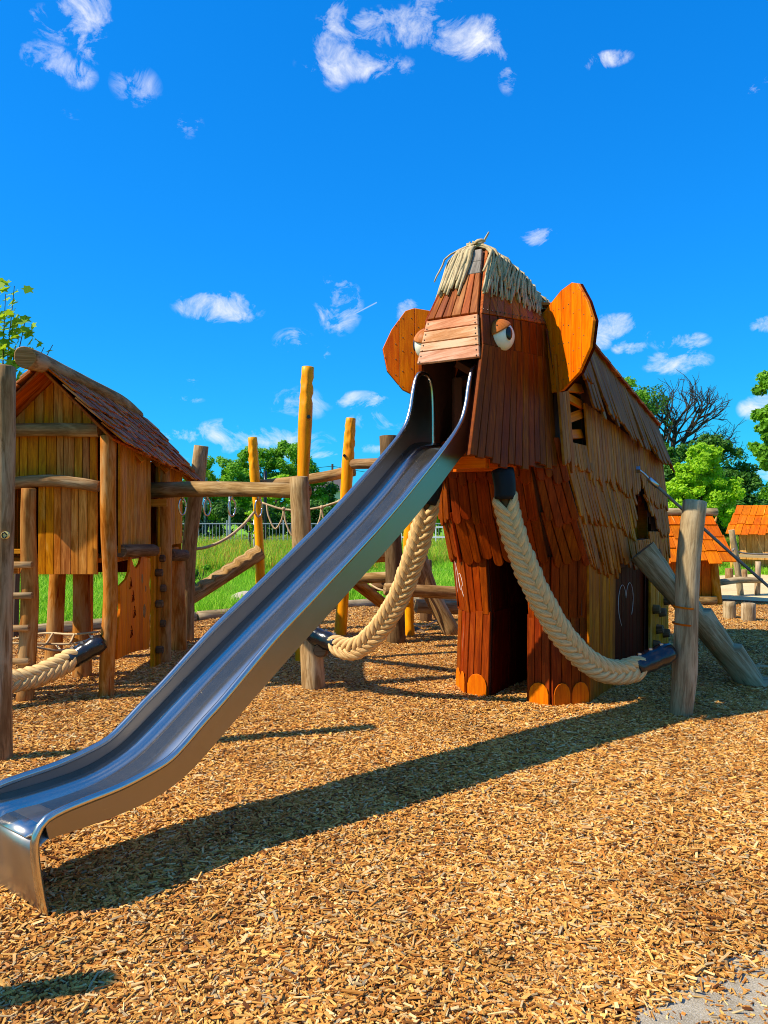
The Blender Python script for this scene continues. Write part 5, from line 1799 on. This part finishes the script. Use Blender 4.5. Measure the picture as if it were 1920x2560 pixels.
sp = [(1823, 1549, 1505, 30, 'weathered log stump nearest the small orange playhouse'), (1871, 1555, 1509, 33, 'second weathered log stump, at the photo edge side')]
for px, py, pt, wpx, lab in sp:
    Y = 2880/(py-1280); t_ = at(px, pt, Y)
    o = log('log_stump', [at(px, py+6, Y), (t_.x, t_.y, t_.z)], wpx/2/1920*Y, M['log_grey'], None, 16, 6, .05, None, .012)
    tag(o, lab, 'stump', 'log stumps in the chips')
for px, py, pt, wpx, lab in ((1823, 1452, 1421, 19, 'small far stump on the sand beside the leaning rope post'), (1861, 1450, 1424, 14, 'smallest far stump on the sand behind the leaning rope post')):
    Y = 2880/(py-1280)
    o = log('log_stump', [at(px, py+3, Y), at(px, pt, Y)], wpx/2/1920*Y, M['log'], None, 12, 5, .05)
    tag(o, lab, 'stump', 'log stumps on the sand')
o = log('rope_fence_post', [at(1852, 1490, 13.9), at(1842, 1410, 13.9), at(1829, 1325, 13.9)], [.055, .055, .053], M['log_grey'], None, 12)
tag(o, 'leaning grey post with a knotted rope on the sand', 'post', 'rope fence on the sand')
tube('rope_knot', [at(1825, 1382, 13.8), at(1836, 1370, 13.8), at(1832, 1378, 13.78)], .014, M['grey_rope'], o, 6, 8)
o = log('rope_fence_post', [at(1893, 1490, 13.9), at(1895, 1404, 13.9)], [.05, .05], M['log_grey'], None, 12)
tag(o, 'upright short grey post on the sand at the photo edge', 'post', 'rope fence on the sand')
o = log('balance_log', [at(1800, 1456, 13.7), at(1850, 1450, 13.75), at(1904, 1451, 13.8)], [.06, .06, .05], M['log_grey'], None, 12)
tag(o, 'low grey balance log joining the posts on the sand', 'log')
o = tube('fence_rope', [at(1836, 1376, 13.86), at(1870, 1384, 13.9), at(1960, 1386, 14)], .014, M['grey_rope'], None, 6, 16)
tag(o, 'thin rope running from the leaning sand post to the right', 'rope')
o = log('lying_log', [at(1880, 1672, 7.3), at(1990, 1678, 7.3)], .045, M['log_grey'], None, 12)
tag(o, 'thin grey log lying at the foot of the log stair', 'log')
V, F, U = sphere_geo(at(455+2, 1505, 12.2), .28, 12, 8, -.95, .95, None, (1.2, 1, .7))
o = link('boulder', mesh('boulder', [v+mnoise.noise_vector(v*4)*.05 for v in V], F, U), M['stone'], None, True); o.location = (1.05, 0, -.02)
tag(o, 'pale boulder lying in the lawn behind the slide', 'boulder')

# ------------------------------------------------------------------ background: fences, masts, houses
fn = empty('mesh_fence', (0, 26.5, 0), 'low galvanised mesh fence along the far meadow edge', 'fence')
for i in range(9):
    x0 = -13.2+i*1.95*1.0; x1 = x0+1.9
    b_ = Bag()
    for z in (.12, 1.10): b_.add(*box_geo(((x0+x1)/2, 0, z), ((x1-x0)/2, .018, .018)))
    for x in np.arange(x0, x1, .12): b_.add(*box_geo((x, 0, .61), (.007, .007, .49)))
    b_.build('fence_panel', M['fence'], fn)
    box('fence_post', (x1+.025, 0, .6), (.022, .022, .62), M['fence'], fn)
fn2 = empty('white_railing', (0, 24.5, 0), 'white two-bar railing in the meadow seen beside the mammoth', 'railing')
for i in range(6): box('railing_post', (.0+i*.55, 0, .62), (.018, .018, .42), M['white'], fn2)
for z in (1.02, .70): box('railing_bar', (1.4, 0, z), (1.6, .02, .022), M['white'], fn2)
o = box('blue_barrier', (-5, 28.5, .38), (9, .03, .16), M['bluebar'])
tag(o, 'long low dark blue barrier behind the mesh fence', 'barrier')


def lattice(name, x, Y, w, h, label):
    o = empty(name, (x, Y, 0), label, 'mast', 'green lattice masts')
    for sx in (-1, 1):
        for sy in (-1, 1): box('mast_leg', (sx*w/2, sy*w/2, h/2), (.035, .035, h/2), M['mast'], o)
    b_ = Bag(); z = 0; s = 1
    while z < h-.3:
        for sy in (-1, 1): b_.add(*tube_geo([Vector((-s*w/2, sy*w/2, z)), Vector((s*w/2, sy*w/2, z+.32))], .022, 4))
        for sx in (-1, 1): b_.add(*tube_geo([Vector((sx*w/2, -s*w/2, z)), Vector((sx*w/2, s*w/2, z+.32))], .022, 4))
        z += .32; s = -s
    b_.build('lattice_brace', M['mast'], o)
    return o


lattice('lattice_mast', -7.35, 31, .30, 2.9, 'green lattice mast behind the crooked grey post')
lattice('lattice_mast', -9.55, 31.5, .22, 3.2, 'green lattice mast seen through the gap in the hut side')
o = tube('sign_pole', [at(574, 1392, 26), at(574, 1206, 26)], .035, M['fence'], None, 8, 4)
tag(o, 'thin grey pole in front of the far trees', 'pole')
o = tube('dark_pole', [at(663, 1392, 27), at(663, 1178, 27)], .06, M['black'], None, 8, 4)
tag(o, 'thin black pole in front of the far trees', 'pole')
gh = empty('distant_house', (at(826, 0, 60).x, 60, 0), 'grey tiled house roof peeking over the far trees', 'house')
b_ = Bag(); b_.add(*box_geo((0, 0, 1.6), (1.6, 1.5, 1.6))); b_.build('wall', M['plaster'], gh)
V = [(-1.8, -1.8, 3.1), (1.8, -1.8, 3.1), (1.8, 1.8, 3.1), (-1.8, 1.8, 3.1), (-1.2, 0, 4.2), (1.2, 0, 4.2)]
link('roof', mesh('roof', V, [[0, 1, 5, 4], [1, 2, 5], [2, 3, 4, 5], [3, 0, 4], [3, 2, 1, 0]], [[(0, 0)]*4, [(0, 0)]*3, [(0, 0)]*4, [(0, 0)]*3, [(0, 0)]*4]), M['tile'], gh)
up_ = empty('utility_pole', (at(831, 0, 52).x, 52, 0), 'thin utility pole with wires above the far trees', 'pole')
tube('pole', [Vector((0, 0, 0)), Vector((0, 0, 4.75))], .07, M['darkbark'], up_, 8, 4)
tube('wire', [Vector((0, 0, 4.6)), Vector((3, 0, 4.1)), Vector((7.5, 0, 3.7)), Vector((16, 0, 3.9))], .016, M['black'], up_, 4, 16)
tube('wire', [Vector((0, 0, 4.6)), Vector((-2.6, 0, 4.4)), Vector((-7, 0, 4.5))], .016, M['black'], up_, 4, 16)
gp = empty('meadow_stake', (at(640, 0, 21).x, 21, 0), 'two grey stakes tied to the young tree in the meadow', 'stake')
for dx in (-.05, .08): tube('stake', [Vector((dx, 0, 0)), Vector((dx, 0, 1.35))], .025, M['fence'], gp, 6, 3)

# ------------------------------------------------------------------ trees


def leaves(n, cl, rng_, size, spread=.9, up=.35):
    """n leaf faces around clump centres cl [(x,y,z,r)]"""
    C = np.array(cl)
    w = C[:, 3]**2; idx = rng_.choice(len(C), n, p=w/w.sum())
    d = rng_.normal(0, 1, (n, 3)); d /= np.linalg.norm(d, axis=1)[:, None]
    rr = C[idx, 3]*(rng_.uniform(.25, 1.0, n)**.6)*spread
    P = C[idx, :3]+d*rr[:, None]*np.array([1, 1, .8])
    N = d*.8+rng_.normal(0, .55, (n, 3))+np.array([0, 0, up]); N /= np.linalg.norm(N, axis=1)[:, None]
    T = np.cross(N, rng_.normal(0, 1, (n, 3))); T /= np.linalg.norm(T, axis=1)[:, None]
    B = np.cross(N, T)
    s = size*rng_.uniform(.55, 1.25, n)[:, None]
    V = np.empty((n, 4, 3))
    V[:, 0] = P-T*s*.5; V[:, 1] = P+B*s*.32-N*s*.08; V[:, 2] = P+T*s*.5; V[:, 3] = P-B*s*.32-N*s*.08
    return V, rng_.uniform(0, 1, n)*.6+np.repeat(rng_.uniform(0, .4, len(C)), 1)[idx]


def leaf_mesh(name, V, tint, mat, parent):
    n, k = V.shape[:2]
    me = bpy.data.meshes.new(name)
    me.vertices.add(n*k); me.vertices.foreach_set('co', V.reshape(-1).astype(np.float32))
    me.loops.add(n*k); me.loops.foreach_set('vertex_index', np.arange(n*k, dtype=np.int32))
    me.polygons.add(n); me.polygons.foreach_set('loop_start', (np.arange(n)*k).astype(np.int32))
    me.update(calc_edges=True)
    a = me.attributes.new('tint', 'FLOAT', 'POINT'); a.data.foreach_set('value', np.repeat(tint, k).astype(np.float32))
    return link(name, me, mat, parent)


def tree(name, x, Y, top, crown, n, size, mat, label, seed, trunk_r=.12, bark='bark', group='trees behind the playground', cat='tree', clumps=26):
    """crown: ellipsoids (dx, dy, z, rx, ry, rz) around the foot"""
    o = empty(name, (x, Y, 0), label, cat, group)
    rg = np.random.default_rng(seed)
    cl = []
    for (dx, dy, z, rx, ry, rz) in crown:
        for i in range(clumps):
            d = rg.normal(0, 1, 3); d /= np.linalg.norm(d)
            k_ = rg.uniform(.45, 1.0)**.5
            cl.append((dx+d[0]*rx*k_*.86, dy+d[1]*ry*k_*.86, z+d[2]*rz*k_*.86, rg.uniform(.2, .38)*min(rx, rz)))
    V, t = leaves(n, cl, rg, size)
    V = V[(V[:, :, 2].min(axis=1) > .02)]; t = t[:len(V)]
    leaf_mesh('crown', V, t, M[mat], o)
    cz = np.mean([c[2] for c in crown])
    b_ = Bag()
    b_.add(*tube_geo(catmull([(0, 0, -.05), (.04, .02, cz*.5), (0, 0, cz)], 8), [trunk_r, trunk_r*.75, trunk_r*.5], 8))
    for j in range(7):
        c = cl[rg.integers(len(cl))]; z0 = cz*rg.uniform(.45, .9)
        b_.add(*tube_geo(catmull([(0, 0, z0), (c[0]*.45, c[1]*.45, (z0+c[2])/2+.1), c[:3]], 6), [trunk_r*.45, trunk_r*.3, trunk_r*.12], 6))
    b_.build('trunk', M[bark], o, True)
    return o


X = lambda px, Y: (px-960)/1920*Y
Zt = lambda py, Y: 1.5+(1280-py)/1920*Y
T = tree
# left group beyond the fence
Y = 40
T('broadleaf_tree', X(548, Y), Y, 0, [(0, 0, 3.1, 1.7, 1.3, 1.5), (-.7, .2, 2.4, 1.8, 1.2, 1.7), (.8, .1, 2.6, 1.3, 1, 1.5)], 17000, .16, 'lf_mid', 'bright rounded tree just left of the lowest yellow post', 201)
T('broadleaf_tree', X(648, Y+5), Y+5, 0, [(0, 0, 4.1, 1.7, 1.5, 1.6), (-.9, 0, 2.8, 1.4, 1.3, 1.5), (.6, 0, 2.4, 1.8, 1.4, 1.8)], 17000, .18, 'lf_mid', 'tall rounded green tree between lowest and tallest yellow posts', 202)
T('broadleaf_tree', X(728, Y+6), Y+6, 0, [(0, 0, 4.3, 1.7, 1.5, 1.6), (.9, 0, 3.0, 1.4, 1.3, 1.6), (-.2, 0, 2.2, 1.6, 1.4, 1.8)], 17000, .18, 'lf_mid', 'tall green tree behind the tallest yellow post', 203)
T('dark_tree', X(800, Y+8), Y+8, 0, [(0, 0, 2.6, 1.2, 1.2, 1.5), (.3, 0, 1.4, 1.4, 1.2, 1.4)], 9000, .17, 'lf_dark', 'darker lower tree under the grey house roof', 204)
T('broadleaf_tree', X(690, Y-3), Y-3, 0, [(0, 0, 2.1, 1.3, 1.1, 1.3)], 9000, .16, 'lf_light', 'light green bush-like tree low behind the ring beam', 205)
T('dark_tree', X(905, Y), Y, 0, [(0, 0, 1.8, 1.5, 1.2, 1.7), (1.2, 0, 1.5, 1.3, 1.2, 1.4)], 11000, .17, 'lf_dark', 'dark green tree glimpsed under the slide', 206)
T('broadleaf_tree', X(1075, Y), Y, 0, [(0, 0, 1.6, 1.6, 1.3, 1.6), (1.4, 0, 1.8, 1.3, 1.2, 1.6)], 10000, .17, 'lf_mid', 'green tree glimpsed between rope tusk and mammoth chest', 207)
T('broadleaf_tree', X(435, Y-2), Y-2, 0, [(0, 0, 2.6, 1.1, 1, 1.5), (-1.2, 0, 2.0, 1.4, 1, 1.6)], 12000, .16, 'lf_mid', 'green tree seen through the gap beside the hut roof', 208)
T('broadleaf_tree', X(150, Y), Y, 0, [(0, 0, 1.8, 2.6, 1.4, 1.8)], 9000, .18, 'lf_mid', 'green tree hidden low behind the stilt hut', 209)
# dark hedge behind the fence
for i, (px, lab) in enumerate(((430, 'behind the hut'), (530, 'left of the lowest yellow post'), (640, 'behind the hanging rope'), (750, 'behind the short grey post'), (860, 'behind the middle yellow post'), (980, 'behind the log climbing frame'))):
    T('hedge_shrub', X(px, 31), 31, 0, [(0, 0, .9, 1.15, .8, 1.15), (.5, .3, 1.2, .9, .8, .9)], 6500, .13, 'lf_dark', 'dark dense shrub of the far hedge '+lab, 230+i, .06, 'darkbark', 'dark hedge behind the mesh fence', 'shrub', 18)
# right group
T('young_tree', X(1752, 25), 25, 0, [(0, 0, 2.55, 1.0, .9, 1.25), (-.35, -.1, 1.9, 1.0, .9, 1.1), (.35, -.1, 1.9, .95, .9, 1.1), (.05, -.1, 3.3, .55, .5, .7)], 16000, .125, 'lf_light', 'bright yellow-green young tree behind the grey rope post', 210, .07)
T('dark_tree', X(1790, 31), 31, 0, [(.3, 0, 2.9, 1.25, 1.1, 1.4), (-.2, 0, 3.7, 1.0, .9, 1.0), (1.1, 0, 2.9, .8, .7, .7), (.7, 0, 1.9, 1.3, 1.1, 1.3)], 15000, .15, 'lf_dark', 'dark green tree right behind the bright young tree', 211)
T('dark_tree', X(1668, 30), 30, 0, [(0, 0, 3.2, 1.1, 1, 1.3), (.1, 0, 2.0, 1.3, 1, 1.6)], 11000, .15, 'lf_dark', 'dark green tree between mammoth back and bright tree', 212)
T('broadleaf_tree', X(1560, 34), 34, 0, [(0, 0, 6.0, 1.2, 1, 1.5), (-.2, 0, 4.2, 1.5, 1, 1.9)], 9000, .15, 'lf_mid', 'treetop peeking over the sloping mammoth back', 213)
T('broadleaf_tree', X(1890, 36), 36, 0, [(0, 0, 1.7, 1.5, 1, 1.3), (1.2, 0, 2.1, 1.3, 1, 1.4), (-1.3, 0, 1.3, 1.3, 1, 1.3)], 12000, .16, 'lf_mid', 'low green tree above the far playhouse roof', 214)
T('broadleaf_tree', X(1945, 22), 22, 0, [(.1, 0, 4.6, .75, .7, 1.5), (-.15, 0, 3.3, .6, .6, .6)], 6000, .15, 'lf_mid', 'tree whose leafy branches hang in at the photo edge', 215)
for i, (px, lab) in enumerate(((1660, 'behind the near playhouse'), (1760, 'right of the near playhouse'), (1850, 'beside the far playhouse'), (1925, 'behind the far playhouse'))):
    T('hedge_shrub', X(px, 28), 28, 0, [(0, 0, .8, 1.1, .8, 1.1)], 5000, .13, 'lf_dark', 'dark green hedge shrub '+lab, 250+i, .06, 'darkbark', 'dark hedge behind the playhouses', 'shrub', 20)
T('sapling', X(622, 21), 21, 0, [(0, 0, 1.35, .16, .16, .28), (.1, 0, .95, .12, .12, .2)], 260, .11, 'lf_light', 'thin young tree beside stakes in the meadow', 216, .018, clumps=8)
T('lawn_bush', X(505, 13.0), 13.0, 0, [(0, 0, .35, .32, .3, .32)], 1500, .07, 'lf_mid', 'low leafy bush at the lawn beside the crooked post', 217, .02, 'bark', None, 'bush', 12)

# old tree with bare crown
bt = empty('bare_tree', (X(1682, 36), 36, 0), 'half-dead tree with bare dark branches against the sky', 'tree')
rb_ = random.Random(301)
bagb = Bag(); tips = []


def grow(p, d, L, r, lv):
    n = 4; P = [p]; dd = d.copy()
    for i in range(n):
        dd = (dd+Vector((rb_.uniform(-.22, .22), rb_.uniform(-.22, .22), rb_.uniform(-.08, .16)))).normalized()
        P.append(P[-1]+dd*(L/n))
    bagb.add(*tube_geo(P, [r, r*.62], 5 if lv > 1 else 7))
    if lv >= 5: tips.append(P[-1]); return
    k_ = 3 if lv < 4 else 2
    for j in range(k_+(rb_.random() < .5)):
        a = rb_.uniform(0, 6.28); sp_ = rb_.uniform(.45, 1.0)
        ax = dd.orthogonal().normalized(); ax.rotate(Matrix.Rotation(a, 3, dd))
        nd = (dd*math.cos(sp_)+ax*math.sin(sp_)); nd.z += .12; nd.normalize()
        q = P[rb_.randrange(2, n+1)]
        grow(q, nd, L*rb_.uniform(.58, .78), r*.55, lv+1)


bagb.add(*tube_geo(catmull([(0, 0, -.05), (.05, 0, 2), (-.05, 0, 4.2)], 8), [.28, .22], 8))
for d in ((0, 0, 1), (.55, 0, .75), (-.6, .1, .75), (.75, .2, .35), (-.35, -.3, .9), (.25, .1, 1)):
    grow(Vector((-.05, 0, rb_.uniform(3.6, 4.2))), Vector(d).normalized(), 1.75, .12, 1)
bagb.build('trunk', M['darkbark'], bt)
rg = np.random.default_rng(5)
cl = [(t.x, t.y, t.z, .3) for t in tips if t.x < -.7 or t.z < 4.2][:140]
V, t_ = leaves(2600, cl, rg, .13)
leaf_mesh('crown', V, t_, M['lf_dark'], bt)

# young maple behind the hut
mp = empty('young_maple', (-4.42, 9.2, 0), 'young maple with yellow-green leaves rising behind the hut roof', 'tree')
bm = Bag(); rg = random.Random(9); LV = []; LT = []


def maple_leaf(c, n, up, s):
    n = Vector(n).normalized(); up = Vector(up); up = (up-n*up.dot(n)).normalized(); sd = n.cross(up)
    sh = [(0, -.5), (.2, -.38), (.5, -.42), (.36, -.12), (.62, .12), (.3, .14), (.22, .3), (0, .62), (-.22, .3), (-.3, .14), (-.62, .12), (-.36, -.12), (-.5, -.42), (-.2, -.38)]
    return [c+sd*(a*s)+up*(b*s)-n*(abs(a)*s*.25) for a, b in sh]


mo = Vector((-4.42, 9.2, 0))
bm.add(*tube_geo(catmull([(0, 0, 0), (.03, 0, 1.4), (-.05, 0, 2.6)], 8), [.04, .025], 8))
mlv = []
for (a, b) in (((0, 1250), (14, 735)), ((0, 1250), (36, 715)), ((0, 1200), (66, 790)), ((0, 1200), (110, 868)), ((0, 1150), (40, 860)), ((0, 1150), (8, 880)), ((0, 1200), (132, 862)), ((0, 1250), (-30, 760))):
    p0, p1 = Vector((-.05, 0, 2.2)), at(b[0], b[1], 9.2)-mo
    P = catmull([p0, p0.lerp(p1, .5)+Vector((-.06, 0, .05)), p1], 8)
    bm.add(*tube_geo(P, [.012, .004], 5))
    bare = b[0] == 132
    for i in range(4 if bare else 26):
        t = rg.uniform(.55, 1.0); k_ = min(6, int(t*7)); c = P[k_].lerp(P[k_+1], t*7-k_)
        c = c+Vector((rg.uniform(-.13, .13), rg.uniform(-.15, .15), rg.uniform(-.12, .10)))
        if bare and t > .8: continue
        mlv.append(maple_leaf(c, (rg.uniform(-1, .4), rg.uniform(-1, .2), rg.uniform(.2, 1)), (rg.uniform(-.6, .6), 0, -1), rg.uniform(.09, .155)))
bm.build('trunk', M['bark'], mp)
leaf_mesh('crown', np.array([[tuple(q) for q in l] for l in mlv]), np.random.default_rng(2).uniform(0, 1, len(mlv)), M['lf_maple'], mp)

# far wood that closes the horizon all along, too far off to tell its trees apart
rg = np.random.default_rng(77)
cl = []
for x in np.arange(-120, 120, 1.6):
    y_ = 88+10*math.sin(x*.05)+rg.uniform(-4, 4)
    h = rg.uniform(2.4, 4.0)+(1.2 if abs(x) > 45 else 0)
    for z in np.arange(.4, h-.5, .9): cl.append((x+rg.uniform(-.8, .8), y_+rg.uniform(-1, 1), z+rg.uniform(-.2, .2), rg.uniform(.8, 1.3)))
V, t_ = leaves(42000, cl, rg, .42)
V = V[(V[:, :, 2].min(axis=1) > .0)]; t_ = t_[:len(V)]
o = leaf_mesh('far_wood', V, t_, M['lf_dark'], None)
tag(o, 'dark green far-off wood along the horizon beyond the meadow', 'wood', kind='stuff')
